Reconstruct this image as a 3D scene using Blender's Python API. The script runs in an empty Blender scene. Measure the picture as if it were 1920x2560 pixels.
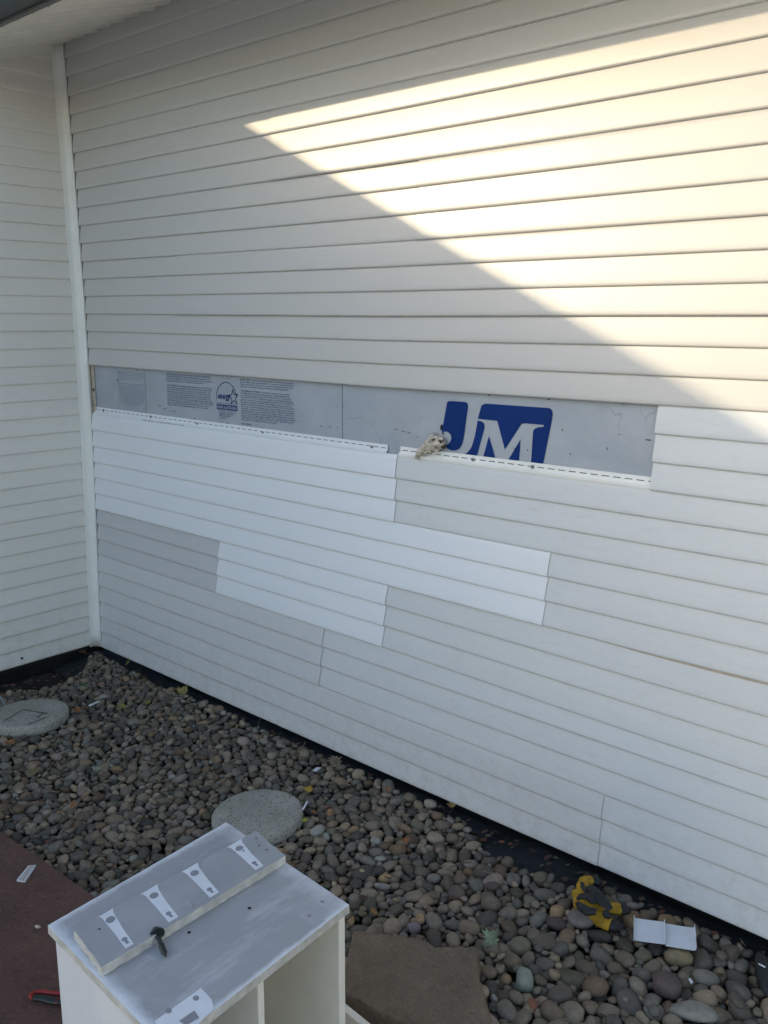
import bpy, bmesh, math, random
import numpy as np
from mathutils import Vector, Matrix
random.seed(7); rng = np.random.default_rng(11)
scene = bpy.context.scene
COL = scene.collection

# ------------------------------------------------------------------ camera
CAM = np.array([3.83993752, -2.21853628, 1.58868077]); FPX = 2245.268
RC = np.array([[0.7474501966507671, 0.6643074008158072, 0.0037256875506756493],
               [0.1431028809419217, -0.1555315352802087, -0.977410613303282],
               [-0.6487216421490044, 0.7310989117439051, -0.2113163795182329]])
cd = bpy.data.cameras.new('camera'); cam = bpy.data.objects.new('camera', cd); COL.objects.link(cam)
cd.sensor_fit = 'VERTICAL'; cd.sensor_height = 24; cd.lens = FPX / 2560 * 24
cd.clip_start = .05; cd.clip_end = 500
m = Matrix(((RC[0][0], -RC[1][0], -RC[2][0], CAM[0]), (RC[0][1], -RC[1][1], -RC[2][1], CAM[1]),
            (RC[0][2], -RC[1][2], -RC[2][2], CAM[2]), (0, 0, 0, 1)))
cam.matrix_world = m; scene.camera = cam

# ------------------------------------------------------------------ light
SUN = Vector((-.86, -1.0, .425)).normalized()
EL = math.asin(SUN.z); AZ = math.atan2(SUN.x, SUN.y)
w = bpy.data.worlds.new('World'); scene.world = w; w.use_nodes = True
nt = w.node_tree
sky = nt.nodes.new('ShaderNodeTexSky'); sky.sky_type = 'NISHITA'; sky.sun_disc = False
sky.sun_elevation = EL; sky.sun_rotation = AZ % (2 * math.pi)
nt.links.new(sky.outputs[0], nt.nodes['Background'].inputs[0]); nt.nodes['Background'].inputs[1].default_value = .15
sl = bpy.data.lights.new('sun', 'SUN'); sl.energy = 2.0; sl.angle = math.radians(.5); sl.color = (.74, .60, .39)
so = bpy.data.objects.new('sun', sl); COL.objects.link(so); so.rotation_euler = SUN.to_track_quat('Z', 'Y').to_euler()
vs = scene.view_settings
vs.view_transform = 'Standard'; vs.look = 'None'; vs.gamma = 1; vs.exposure = 1.17

# ------------------------------------------------------------------ helpers
S = .0762
def pl(u, v, ax, val):
    """point of a plane of the place (axis = value) seen at photo pixel u, v"""
    d = RC.T @ np.array([(u - 960) / FPX, (v - 1280) / FPX, 1.])
    t = (val - CAM[ax]) / d[ax]
    return Vector(CAM + t * d)
def px(P):
    c = RC @ (np.array(P) - CAM); return 960 + FPX * c[0] / c[2], 1280 + FPX * c[1] / c[2], c[2]
def G(u, v, z=-.05): return pl(u, v, 2, z)

def tag(o, label=None, cat=None, group=None, kind=None):
    if label: o['label'] = label
    if cat: o['category'] = cat
    if group: o['group'] = group
    if kind: o['kind'] = kind
    return o
def empty(name, loc, label, cat, group=None, rz=0):
    o = bpy.data.objects.new(name, None); COL.objects.link(o); o.location = loc; o.rotation_euler = (0, 0, rz)
    o.empty_display_size = .05
    return tag(o, label, cat, group)
def link(name, me, mats, parent=None, smooth=False, world=True):
    o = bpy.data.objects.new(name, me); COL.objects.link(o)
    for mm in (mats if isinstance(mats, (list, tuple)) else [mats]): me.materials.append(mm)
    if smooth: me.polygons.foreach_set('use_smooth', [True] * len(me.polygons))
    if parent is not None:
        o.parent = parent
        if world:
            pm = Matrix.Translation(parent.location) @ parent.rotation_euler.to_matrix().to_4x4()
            if parent.parent is not None:
                pp = parent.parent
                pm = Matrix.Translation(pp.location) @ pp.rotation_euler.to_matrix().to_4x4()
            o.matrix_parent_inverse = pm.inverted()
    return o
def mesh(name, V, F, mats, parent=None, smooth=False, mi=None, world=True):
    me = bpy.data.meshes.new(name); me.from_pydata([tuple(v) for v in V], [], F); me.update()
    o = link(name, me, mats, parent, smooth, world)
    if mi: me.polygons.foreach_set('material_index', mi)
    return o
class MB:
    def __init__(s): s.V = []; s.F = []; s.M = []
    def add(s, V, F, m=0):
        n = len(s.V); s.V += [tuple(v) for v in V]; s.F += [tuple(i + n for i in f) for f in F]; s.M += [m] * len(F)
    def box(s, a, b, m=0):
        (x0, y0, z0), (x1, y1, z1) = a, b
        s.add([(x0, y0, z0), (x1, y0, z0), (x1, y1, z0), (x0, y1, z0), (x0, y0, z1), (x1, y0, z1), (x1, y1, z1), (x0, y1, z1)],
              [(0, 3, 2, 1), (4, 5, 6, 7), (0, 1, 5, 4), (1, 2, 6, 5), (2, 3, 7, 6), (3, 0, 4, 7)], m)
    def prism(s, poly, f0, f1, m=0):
        """poly points p -> f0(p), f1(p) two 3D loops"""
        n = len(poly); A = [f0(p) for p in poly]; B = [f1(p) for p in poly]
        s.add(A + B, [tuple(range(n))[::-1], tuple(range(n, 2 * n))] + [(i, (i + 1) % n, n + (i + 1) % n, n + i) for i in range(n)], m)
    def tube(s, pts, rads, seg=10, m=0, cap=True, flat=1.0, upv=None):
        pts = [Vector(p) for p in pts]
        if not hasattr(rads, '__len__'): rads = [rads] * len(pts)
        V = []
        t0 = (pts[1] - pts[0]).normalized()
        up = Vector(upv) if upv else (Vector((0, 0, 1)) if abs(t0.z) < .9 else Vector((1, 0, 0)))
        for i, p in enumerate(pts):
            t = (pts[min(i + 1, len(pts) - 1)] - pts[max(i - 1, 0)]).normalized()
            a = t.cross(up).normalized(); b = a.cross(t).normalized(); up = b
            for k in range(seg):
                an = 2 * math.pi * k / seg
                V.append(p + a * math.cos(an) * rads[i] + b * math.sin(an) * rads[i] * flat)
        F = []
        for i in range(len(pts) - 1):
            for k in range(seg):
                F.append((i * seg + k, i * seg + (k + 1) % seg, (i + 1) * seg + (k + 1) % seg, (i + 1) * seg + k))
        if cap: F += [tuple(range(seg))[::-1], tuple((len(pts) - 1) * seg + k for k in range(seg))]
        s.add(V, F, m)
    def build(s, name, mats, parent=None, smooth=False, world=True):
        return mesh(name, s.V, s.F, mats, parent, smooth, s.M, world)
def add_mod(o, t, **k):
    md = o.modifiers.new(t.lower(), t)
    for a, b in k.items(): setattr(md, a, b)
    return md

# ------------------------------------------------------------------ materials
def new_mat(name):
    m = bpy.data.materials.new(name); m.use_nodes = True
    return m, m.node_tree, m.node_tree.nodes['Principled BSDF']
def N(nt, t, **k):
    n = nt.nodes.new(t)
    for a, b in k.items():
        if a in n.inputs: n.inputs[a].default_value = b
        else: setattr(n, a, b)
    return n
def noise(nt, vec, scale, detail=3, rough=.6):
    n = nt.nodes.new('ShaderNodeTexNoise'); n.inputs['Scale'].default_value = scale
    n.inputs['Detail'].default_value = detail; n.inputs['Roughness'].default_value = rough
    if vec: nt.links.new(vec, n.inputs['Vector'])
    return n.outputs['Fac']
def coords(nt, scale=(1, 1, 1), kind='Object'):
    tc = nt.nodes.new('ShaderNodeTexCoord'); mp = nt.nodes.new('ShaderNodeMapping')
    mp.inputs['Scale'].default_value = scale; nt.links.new(tc.outputs[kind], mp.inputs['Vector'])
    return mp.outputs['Vector']
def ramp(nt, fac, stops):
    r = nt.nodes.new('ShaderNodeValToRGB'); nt.links.new(fac, r.inputs['Fac'])
    el = r.color_ramp.elements
    while len(el) > 1: el.remove(el[-1])
    el[0].position = stops[0][0]; el[0].color = (*stops[0][1], 1) if hasattr(stops[0][1], '__len__') else (stops[0][1],) * 3 + (1,)
    for p, c in stops[1:]:
        e = el.new(p); e.color = (*c, 1) if hasattr(c, '__len__') else (c, c, c, 1)
    return r.outputs['Color']
def mix(nt, fac, a, b, mode='MIX'):
    n = nt.nodes.new('ShaderNodeMix'); n.data_type = 'RGBA'; n.blend_type = mode
    for sock, val in ((n.inputs['Factor'], fac), (n.inputs['A'], a), (n.inputs['B'], b)):
        if hasattr(val, 'links') or isinstance(val, bpy.types.NodeSocket): nt.links.new(val, sock)
        elif hasattr(val, '__len__'): sock.default_value = (*val, 1)[:4]
        else: sock.default_value = val
    return n.outputs['Result']
def bump(nt, bsdf, fac, strength, dist, prev=None):
    b = nt.nodes.new('ShaderNodeBump'); b.inputs['Strength'].default_value = strength; b.inputs['Distance'].default_value = dist
    nt.links.new(fac, b.inputs['Height'])
    if prev is not None: nt.links.new(prev, b.inputs['Normal'])
    nt.links.new(b.outputs['Normal'], bsdf.inputs['Normal'])
    return b.outputs['Normal']

def simple(name, col, rough=.5, var=.12, sc=20, bs=.1, bd=.001, spec=.5, metal=0, bsc=None):
    m, nt, b = new_mat(name); v = coords(nt)
    dark = [c * (1 - var) for c in col]; lite = [min(1, c * (1 + var)) for c in col]
    c = ramp(nt, noise(nt, v, sc, 4), [(.3, dark), (.7, lite)])
    nt.links.new(c, b.inputs['Base Color']); b.inputs['Roughness'].default_value = rough
    b.inputs['Specular IOR Level'].default_value = spec; b.inputs['Metallic'].default_value = metal
    if bs: bump(nt, b, noise(nt, v, bsc or sc * 5, 5), bs, bd)
    return m

def vinyl(name, col, dirt=.25, rough=.42, dirtcol=(.36, .32, .27)):
    """embossed vinyl lap siding; world (object, untransformed) coordinates; courses 76 mm high"""
    m, nt, b = new_mat(name); v = coords(nt)
    big = ramp(nt, noise(nt, coords(nt, (1.2, 1.2, 5)), 1.6, 4), [(.3, 0.0), (.75, 1.0)])
    lo = [c * .96 for c in col]
    c = mix(nt, big, col, lo)
    st = noise(nt, coords(nt, (14, 14, 60)), 1.0, 5, .7)
    stm = ramp(nt, st, [(.52, 0.0), (.80, dirt)])
    c = mix(nt, stm, c, dirtcol)
    # small scuffs and dots
    dots = ramp(nt, noise(nt, coords(nt, (60, 60, 90)), 1.0, 2), [(.76, 0.0), (.80, dirt * 1.2)])
    c = mix(nt, dots, c, dirtcol)
    sp = nt.nodes.new('ShaderNodeSeparateXYZ'); nt.links.new(v, sp.inputs[0])          # mud splashed up from the bed
    hz = nt.nodes.new('ShaderNodeMapRange'); hz.inputs['From Min'].default_value = .02; hz.inputs['From Max'].default_value = .30
    hz.inputs['To Min'].default_value = 1; hz.inputs['To Max'].default_value = 0; nt.links.new(sp.outputs['Z'], hz.inputs['Value'])
    sd = ramp(nt, noise(nt, coords(nt, (22, 22, 22)), 1.0, 6, .75), [(.46, 0.0), (.80, .42)])
    c = mix(nt, mix(nt, 1.0, hz.outputs[0], sd, 'MULTIPLY'), c, (.30, .27, .235))
    nt.links.new(c, b.inputs['Base Color'])
    b.inputs['Roughness'].default_value = rough; b.inputs['Specular IOR Level'].default_value = .5
    g1 = noise(nt, coords(nt, (120, 120, 520)), 1.0, 3, .6)          # wood-grain emboss along the lap
    n1 = bump(nt, b, g1, 0.6, .0007)
    g2 = noise(nt, coords(nt, (2.2, 2.2, 7)), 1.0, 1, .4)             # oil-canning
    bump(nt, b, g2, .35, .004, n1)
    return m
M_new = vinyl('vinyl_new_white', (.85, .86, .88), .05, .40)
M_old = vinyl('vinyl_weathered', (.70, .705, .70), .22, .44)
M_grey = vinyl('vinyl_weathered_grey', (.61, .605, .61), .25, .46)
M_up = vinyl('vinyl_upper', (.60, .58, .55), .05, .32)
M_mid = vinyl('vinyl_slightly_grey', (.67, .665, .66), .25, .46)
M_left = vinyl('vinyl_left_wall', (.84, .80, .74), .12, .46)
M_trim = simple('trim_vinyl', (.88, .865, .82), .42, .05, 6, .05, .0005)
M_rim = simple('gap_shade_edge', (.33, .31, .28), .8, .2, 60)  # cut ends coloured dark to stand in for the shadow gap at joints
M_rimn = simple('fresh_cut_edge', (.50, .50, .50), .6, .1, 60)
M_tan = simple('aged_tan_vinyl', (.55, .47, .38), .55, .12, 30)
M_soff = simple('soffit_vinyl', (.84, .81, .74), .5, .05, 8, .05, .0004)
M_gut = simple('dark_gutter_metal', (.018, .028, .034), .35, .2, 12, .03, .0004)
M_gutlip = simple('grey_fascia', (.16, .15, .14), .5, .15, 20)
M_dark = simple('dark_hole', (.01, .01, .01), .9, .1, 20, 0)
M_steel = simple('nail_steel', (.22, .23, .24), .45, .2, 300, .05, .0003, metal=.7)
M_conc = simple('foundation_concrete', (.012, .011, .010), .9, .3, 12, .4, .004)
M_roof = simple('roof_shingle', (.06, .06, .06), .9, .3, 15, .4, .003)
M_fabric = simple('landscape_fabric', (.012, .016, .018), .75, .4, 14, .5, .003)
M_sheath = simple('sheathing', (.02, .017, .014), .9, .2, 10)

def mat_foam():
    m, nt, b = new_mat('foam_facer'); v = coords(nt)
    c = ramp(nt, noise(nt, coords(nt, (3, 3, 4)), 1.5, 5), [(.3, (.36, .39, .43)), (.7, (.45, .475, .51))])
    spots = ramp(nt, noise(nt, v, 55, 4, .75), [(.70, 0.0), (.78, .55)])
    c = mix(nt, spots, c, (.20, .21, .23))
    cr = nt.nodes.new('ShaderNodeTexVoronoi'); cr.feature = 'DISTANCE_TO_EDGE'; cr.inputs['Scale'].default_value = 7
    wv = nt.nodes.new('ShaderNodeMix'); wv.data_type = 'VECTOR'
    nn = nt.nodes.new('ShaderNodeTexNoise'); nn.inputs['Scale'].default_value = 9; nt.links.new(v, nn.inputs['Vector'])
    wv.inputs['Factor'].default_value = .12; nt.links.new(v, wv.inputs['A']); nt.links.new(nn.outputs['Color'], wv.inputs['B'])
    nt.links.new(wv.outputs['Result'], cr.inputs['Vector'])
    gate = ramp(nt, noise(nt, v, 3.1, 2), [(.55, 0.0), (.63, 1.0)])
    crk = ramp(nt, cr.outputs['Distance'], [(.0, .5), (.012, 0.0)])
    c = mix(nt, mix(nt, 1.0, crk, gate, 'MULTIPLY'), c, (.15, .155, .17))
    nt.links.new(c, b.inputs['Base Color']); b.inputs['Roughness'].default_value = .5
    n1 = bump(nt, b, noise(nt, v, 13, 5, .7), .8, .004)
    bump(nt, b, crk, -.5, .001, n1)
    return m
M_foam = mat_foam()
M_ink = simple('blue_grey_ink', (.06, .10, .20), .6, .25, 60, 0)
M_inkf = simple('faded_ink', (.19, .225, .30), .6, .3, 60, 0)
M_navy = simple('navy_ink', (.015, .035, .16), .55, .2, 40, 0)
def mat_blue():
    m, nt, b = new_mat('logo_blue'); v = coords(nt)
    c = ramp(nt, noise(nt, v, 5, 4), [(.3, (.001, .024, .14)), (.7, (.002, .032, .18))])
    sc = ramp(nt, noise(nt, coords(nt, (18, 1, 240)), 1.0, 4, .7), [(.71, 0.0), (.76, .6)])
    c = mix(nt, sc, c, (.2, .25, .36))
    nt.links.new(c, b.inputs['Base Color']); b.inputs['Roughness'].default_value = .6; b.inputs['Specular IOR Level'].default_value = .2
    bump(nt, b, noise(nt, v, 30, 5), .3, .0012)
    return m
M_blue = mat_blue()

def mat_stone():
    m, nt, b = new_mat('river_stone'); v = coords(nt)
    a = nt.nodes.new('ShaderNodeAttribute'); a.attribute_name = 'tint'
    n1 = ramp(nt, noise(nt, v, 60, 6, .7), [(.25, .70), (.75, 1.28)])
    c = mix(nt, 1.0, a.outputs['Color'], n1, 'MULTIPLY')
    sp = ramp(nt, noise(nt, v, 420, 3, .7), [(.62, 0.0), (.72, .35)])
    c = mix(nt, sp, c, (.30, .28, .25))
    sd = ramp(nt, noise(nt, v, 330, 2, .6), [(.30, .4), (.38, 0.0)])
    c = mix(nt, sd, c, (.03, .03, .03))
    nt.links.new(c, b.inputs['Base Color']); b.inputs['Roughness'].default_value = .72
    b.inputs['Specular IOR Level'].default_value = .35
    bump(nt, b, noise(nt, v, 160, 6, .7), .35, .0015)
    return m
M_stone = mat_stone()
def rough_stone(name, c0, c1, sc=18, pit=.5, bd=.003):
    m, nt, b = new_mat(name); v = coords(nt)
    c = ramp(nt, noise(nt, v, sc, 6, .7), [(.3, c0), (.7, c1)])
    p = ramp(nt, noise(nt, v, sc * 14, 3, .7), [(.36, pit), (.45, 0.0)])
    c = mix(nt, p, c, [x * .35 for x in c0])
    l = ramp(nt, noise(nt, v, sc * 18, 3, .7), [(.56, 0.0), (.70, .4)])
    c = mix(nt, l, c, [min(1, x * 1.7) for x in c1])
    nt.links.new(c, b.inputs['Base Color']); b.inputs['Roughness'].default_value = .88; b.inputs['Specular IOR Level'].default_value = .25
    n1 = bump(nt, b, noise(nt, v, sc * 7, 8, .75), .7, bd)
    return m
M_paver = rough_stone('stepping_concrete', (.29, .275, .235), (.43, .405, .35), 9, .9, .005)
M_slab = rough_stone('brown_sandstone', (.145, .108, .074), (.23, .178, .126), 7, .3, .006)
M_patio = rough_stone('brown_patio_paint', (.098, .054, .044), (.155, .088, .070), 4, .3, .0015)
M_soil = rough_stone('soil', (.018, .015, .012), (.04, .032, .026), 20, .5, .006)
M_lawn = rough_stone('lawn_ground', (.05, .06, .03), (.09, .10, .05), 3, .3, .01)

# ------------------------------------------------------------------ the ground
def sheet(name, x0, x1, y0, y1, nx, ny, zf, mat, kind='structure'):
    V = [(x0 + (x1 - x0) * i / nx, y0 + (y1 - y0) * j / ny, 0) for j in range(ny + 1) for i in range(nx + 1)]
    V = [(x, y, zf(x, y)) for x, y, _ in V]
    F = [(j * (nx + 1) + i, j * (nx + 1) + i + 1, (j + 1) * (nx + 1) + i + 1, (j + 1) * (nx + 1) + i) for j in range(ny) for i in range(nx)]
    return tag(mesh(name, V, F, mat, smooth=True), kind=kind)
from mathutils import noise as mn
def bedz(x, y):
    z = -.076 + .008 * mn.noise(Vector((x * 2.1, y * 2.1, 3))) + .022 * math.exp(-(y / .10) ** 2) + .024 * math.exp(-(x / .10) ** 2)
    return z
sheet('ground', -150, 150, -150, 150, 4, 4, lambda x, y: -.16, M_lawn)
sheet('soil', -.4, 7.5, -1.12, .12, 160, 30, lambda x, y: bedz(x, y) - .022, M_soil)
def fabz(x, y):
    return bedz(x, y) - .014 + .010 * mn.noise(Vector((x * 9, y * 14, 1))) + .005 * mn.noise(Vector((x * 30, y * 34, 7)))
sheet('landscape_fabric', -.3, 7.4, -.24, .10, 380, 34, fabz, M_fabric)
# patio: a slab with a real edge
pa, pb = G(0, 2077, -.03), G(237, 2228, -.03); sl_ = (pb.y - pa.y) / (pb.x - pa.x)
py_ = lambda x: pa.y + sl_ * .6 * (x - pa.x)
mb = MB(); poly = [(-.5, py_(-.5)), (8, py_(1.7) + .05), (8, -7), (-.5, -7)]
poly = [(0.02, py_(0)), (1.7, py_(1.7)), (3.9, py_(1.7)), (3.9, -3.2), (0.02, -3.2)]
mb.prism(poly, lambda p: (p[0], p[1], -.15), lambda p: (p[0], p[1], -.03))
tag(mb.build('patio', M_patio), kind='structure')

mb = MB(); mb.prism([(4.45, -.3), (4.45, -1.15), (3.905, -1.15), (3.905, -3.205), (0.02, -3.205), (0.02, -18), (16, -18), (16, -.3)], lambda p: (p[0], p[1], -.155), lambda p: (p[0], p[1], -.045))
tag(mb.build('bounce_ground', simple('bounce_pale', (.58, .54, .47), .85, .12, 3, .3, .002)), kind='structure')  # unseen pale ground, added to bounce warm fill onto wall, soffit and cabinet

# ------------------------------------------------------------------ the house
XC = [.05, 1.87, 2.85, 3.15]
DZ = np.array([[-10,-5,-5,0,4,4,7,11,11,7,6,6,6,3,4,4,4,2,-2,1,-2,0,2,-1,0,3,2,1,4,1,3,7,8,9,12,11,11],
 [-13,-7,-10,-6,1,6,2,7,8,4,8,4,3,1,0,-2,-4,-6,-8,-8,-9,-8,-5,-6,-8,-4,-3,-2,0,0,0,0,0,0,0,0,0],
 [-9,-10,-8,-3,0,3,-12,-5,-2,5,8,8,6,4,2,0,-1,-2,-3,-4,-4,-3,-4,-5,-5,-1,1,1,3,3,0,0,0,0,0,0,0],
 [-7,-6,-5,-3,2,2,-14,-7,-4,9,10,9,7,7,5,0,-1,-2,0,-3,-3,-2,-4,-5,-4,0,2,2,4,3,0,0,0,0,0,0,0]], float)
DZ[:, 1:-1] = DZ[:, 1:-1] * .6 + (DZ[:, :-2] + DZ[:, 2:]) * .2
DZ[2:, 6:9] = [[-12, -5, -2], [-14, -7, -4]]; DZ[2:, 5] = [3, 2]; DZ[2:, 9] = [5, 9]
def zk(k, x):
    """height of course line k (k = -18 at the bottom edge) on the long wall at x: the courses of an old wall wander a little"""
    kk = min(max(k + 18, 0), 36); i = min(int(kk), 35); t = kk - i
    x = min(max(x, XC[0]), XC[3])
    j = 0 if x < XC[1] else (1 if x < XC[2] else 2)
    s = (x - XC[j]) / (XC[j + 1] - XC[j])
    d = lambda a: DZ[j][a] * (1 - s) + DZ[j + 1][a] * s
    return (k + 18) * S + (d(i) * (1 - t) + d(i + 1) * t) * .001
def bow(z):
    """the inside corner stands a little out of true"""
    t = z / 2.743
    return .72 * np.interp(t, [0, .12, .25, .36, .6, .8, 1.0], [-.044, -.026, -.004, .014, .024, .006, -.026])

house = empty('house', (0, 0, 0), 'white vinyl sided house with a strip of siding missing on its long wall', 'house')
PROF = [(z_, y_ * .98) for z_, y_ in [(0, .0100), (.0003, .0062), (.0013, .0028), (.0032, .0008), (.0064, .0002), (.016, .0013), (.030, .0030), (.046, .0052), (.062, .0078), (.0755, .0098)]]
def panelA(k0, xl, xr, mat, lift=0., n=3, label=None, sag=None):
    """one 3-course panel of the long wall from course line k0 up; xl, xr give the cut ends by height"""
    V = []; rows = 0
    L = xr(zk(k0, 3)) - xl(zk(k0, 0)); nx = max(6, int(L / .12))
    for c in range(n):
        for (dz, y) in PROF:
            t = dz / S
            for i in range(nx + 1):
                s = i / nx
                zz = (k0 + c + t + 18) * S
                x = xl(zz) * (1 - s) + xr(zz) * s
                ka, kb = k0 + c, k0 + c + 1
                za = zk(ka, x); zb = zk(kb, x)
                if sag and c == n - 1: zb = za + S * 1.0
                z = za + (zb - za) * t if t > .12 else za + dz
                wob = .0008 * mn.noise(Vector((x * 1.7, zz * 9, k0)))
                V.append((x, y - lift + wob, z))
            rows += 1
    # tuck the head of the panel up behind the one above
    for (dz, y) in ((.0, .0128),):
        for i in range(nx + 1):
            s = i / nx; zz = (k0 + n + 18) * S; x = xl(zz) * (1 - s) + xr(zz) * s
            z0 = zk(k0 + n, x)
            if sag: z0 = zk(k0 + n - 1, x) + S
            V.append((x, y - lift * .5, z0 + (.006 if not sag else .001)))
        rows += 1
    F = [(r * (nx + 1) + i, r * (nx + 1) + i + 1, (r + 1) * (nx + 1) + i + 1, (r + 1) * (nx + 1) + i) for r in range(rows - 1) for i in range(nx)]
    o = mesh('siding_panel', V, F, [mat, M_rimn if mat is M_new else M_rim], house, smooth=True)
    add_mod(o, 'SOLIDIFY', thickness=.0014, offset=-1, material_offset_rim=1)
    add_mod(o, 'EDGE_SPLIT', split_angle=math.radians(42))
    if label: o['label'] = label
    return o

def lin(xt, zt, xb, zb): return lambda z: xt + (xb - xt) * (zt - z) / (zt - zb)
cst = lambda x: (lambda z: x)
XR = 7.4
left_end = lambda z: .034 + bow(z) + .003
def J(xt, xb, k0): return lin(xt, (k0 + 3 + 18) * S, xb, (k0 + 18) * S)
def off(f, d): return lambda z: f(z) + d
def rowA(k0, pieces, sag=None):
    """pieces: [(joint function at its right end or None, material, overlaps the next one?)] from the corner outwards"""
    xl = left_end; lift_prev = 0
    for i, (jr, mat, over, lab) in enumerate(pieces):
        last = jr is None
        jj = cst(XR) if last else jr
        lap_l = 0 if i == 0 else (.0 if pieces[i - 1][2] < 0 else -.022)
        lap_r = 0 if last else (.0 if over > 0 else .022)
        lift = .0036 if (over > 0 and not last) or (i > 0 and pieces[i - 1][2] < 0) else 0
        a = xl if i == 0 else off(xl, lap_l)
        panelA(k0, a, off(jj, lap_r), mat, lift, label=lab, sag=sag)
        xl = jj
rowA(-18, [(J(2.733, 2.728, -18), M_mid, 1, 'weathered lowest siding panel'), (None, M_old, 0, None)])
rowA(-15, [(J(1.574, 1.545, -15), M_mid, 1, 'weathered grey siding panel near the corner'), (None, M_old, 0, None)])
rowA(-12, [(J(.970, .937, -12), M_grey, -1, 'short weathered grey siding panel by the corner post'), (J(1.886, 1.864, -12), M_new, 1, 'bright new white siding panel in the middle of the patch'), (None, M_old, 0, 'weathered siding panel sagging out of its lock')], sag=False)
rowA(-9, [(J(2.518, 2.504, -9), M_new, 1, 'long bright new white siding panel'), (None, M_old, 0, None)])
rowA(-6, [(J(1.922, 1.918, -6), M_new, 1, 'bright new white siding panel with its nail hem bare'), (None, M_old, 0, 'weathered siding panel with its nail hem bare')])
panelA(-3, J(2.817, 2.813, -3), cst(XR), M_old, .0010, label='weathered siding panel ending at the open strip')
rowA(0, [(None, M_up, 0, None)])
rowA(3, [(J(.744, .728, 3), M_up, -1, None), (None, M_up, 0, None)])
rowA(6, [(J(2.003, 1.996, 6), M_up, -1, None), (None, M_up, 0, None)])
rowA(9, [(J(1.336, 1.325, 9), M_up, -1, None), (None, M_up, 0, None)])
rowA(12, [(None, M_up, 0, None)])
rowA(15, [(None, M_up, 0, None)])
# the lock lip showing where the sagging panel has dropped
mb = MB()
xs = [2.70 + .05 * i for i in range(22)]
for a, b in zip(xs[:-1], xs[1:]):
    za, zb = zk(-9, a), zk(-9, b)
    mb.add([(a, .0070, za - (.0015 + .0055 * min(1, (a - 2.7) / .3))), (b, .0070, zb - (.0015 + .0055 * min(1, (b - 2.7) / .3))), (b, .0060, zb + .004), (a, .0060, za + .004)], [(0, 1, 2, 3)])
    
o = mb.build('lock_strip', M_tan, house); o['label'] = 'tan lock strip bared above the sagging panel'

# left wall (faces +x)
def panelB(k0, ya, yb, mat, n=3, label=None):
    V = []; rows = 0; ny = max(4, int(abs(yb - ya) / .15))
    def P(y, d, z): return (bow(z) - d, y, z)
    for c in range(n):
        for (dz, d) in PROF:
            for i in range(ny + 1):
                y = ya + (yb - ya) * i / ny
                z = (k0 + c + 18) * S + dz + .0015 * mn.noise(Vector((y * .8, k0 + c, 4)))
                V.append(P(y, d + .0008 * mn.noise(Vector((y * 1.7, z * 9, 2))), z))
            rows += 1
    for i in range(ny + 1):
        y = ya + (yb - ya) * i / ny; V.append(P(y, .0128, (k0 + n + 18) * S + .006))
    rows += 1
    F = [(r * (ny + 1) + i, r * (ny + 1) + i + 1, (r + 1) * (ny + 1) + i + 1, (r + 1) * (ny + 1) + i)[::-1] for r in range(rows - 1) for i in range(ny)]
    o = mesh('siding_panel', V, F, mat, house, smooth=True)
    add_mod(o, 'SOLIDIFY', thickness=.0011, offset=1)
    add_mod(o, 'EDGE_SPLIT', split_angle=math.radians(42))
    if label: o['label'] = label
for k0 in range(-18, 18, 3):
    panelB(k0, -.036, -3.7, M_left); panelB(k0, -3.69, -7.2, M_left)
# nail head in the lowest left course
P = pl(63, 1650, 0, .0); mb = MB()
mb.tube([(bow(P.z) - .004, P.y, P.z), (bow(P.z) + .0015, P.y, P.z)], .0055, 12)
mb.build('nail', M_dark, house)

# corner post
prof = [(-.006, -.040), (.0015, -.0385), (.0020, -.0355), (.0025, -.024), (.0060, -.0165), (.0120, -.0110), (.0205, -.0075), (.0280, -.0060), (.0325, -.0045), (.0340, -.0030), (.0345, .0000), (.0335, .0030), (.0300, .014)]
V = []; nz = 40
for i in range(nz + 1):
    z = -.008 + 2.762 * i / nz
    for (x, y) in prof: V.append((x + bow(z), y, z))
n = len(prof)
F = [(i * n + k, i * n + k + 1, (i + 1) * n + k + 1, (i + 1) * n + k) for i in range(nz) for k in range(n - 1)]
o = mesh('corner_post', V, F, M_trim, house, smooth=True); o.data.set_sharp_from_angle(angle=math.radians(50))
add_mod(o, 'SOLIDIFY', thickness=.0012, offset=-1)
post = o
mb = MB()                                   # nailing flange inside the pocket
zs = [.95 + .05 * i for i in range(13)]
mb.add([(.025, .0165, .9), (.072, .0165, .9), (.072, .0165, 1.6), (.025, .0165, 1.6)], [(0, 1, 2, 3)])
mb.box((.066, .0145, .9), (.072, .0165, 1.6)); mb.box((.046, .0155, .9), (.048, .0165, 1.6))
for z in (1.225, 1.185, 1.262, 1.31): mb.box((.054, .0153, z), (.064, .0164, z + .0035), 1)
mb.tube([(.060, .0175, 1.257), (.060, .0125, 1.257)], .0052, 12, 1)
mb.build('post_flange', [M_tan, M_dark], post)

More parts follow.
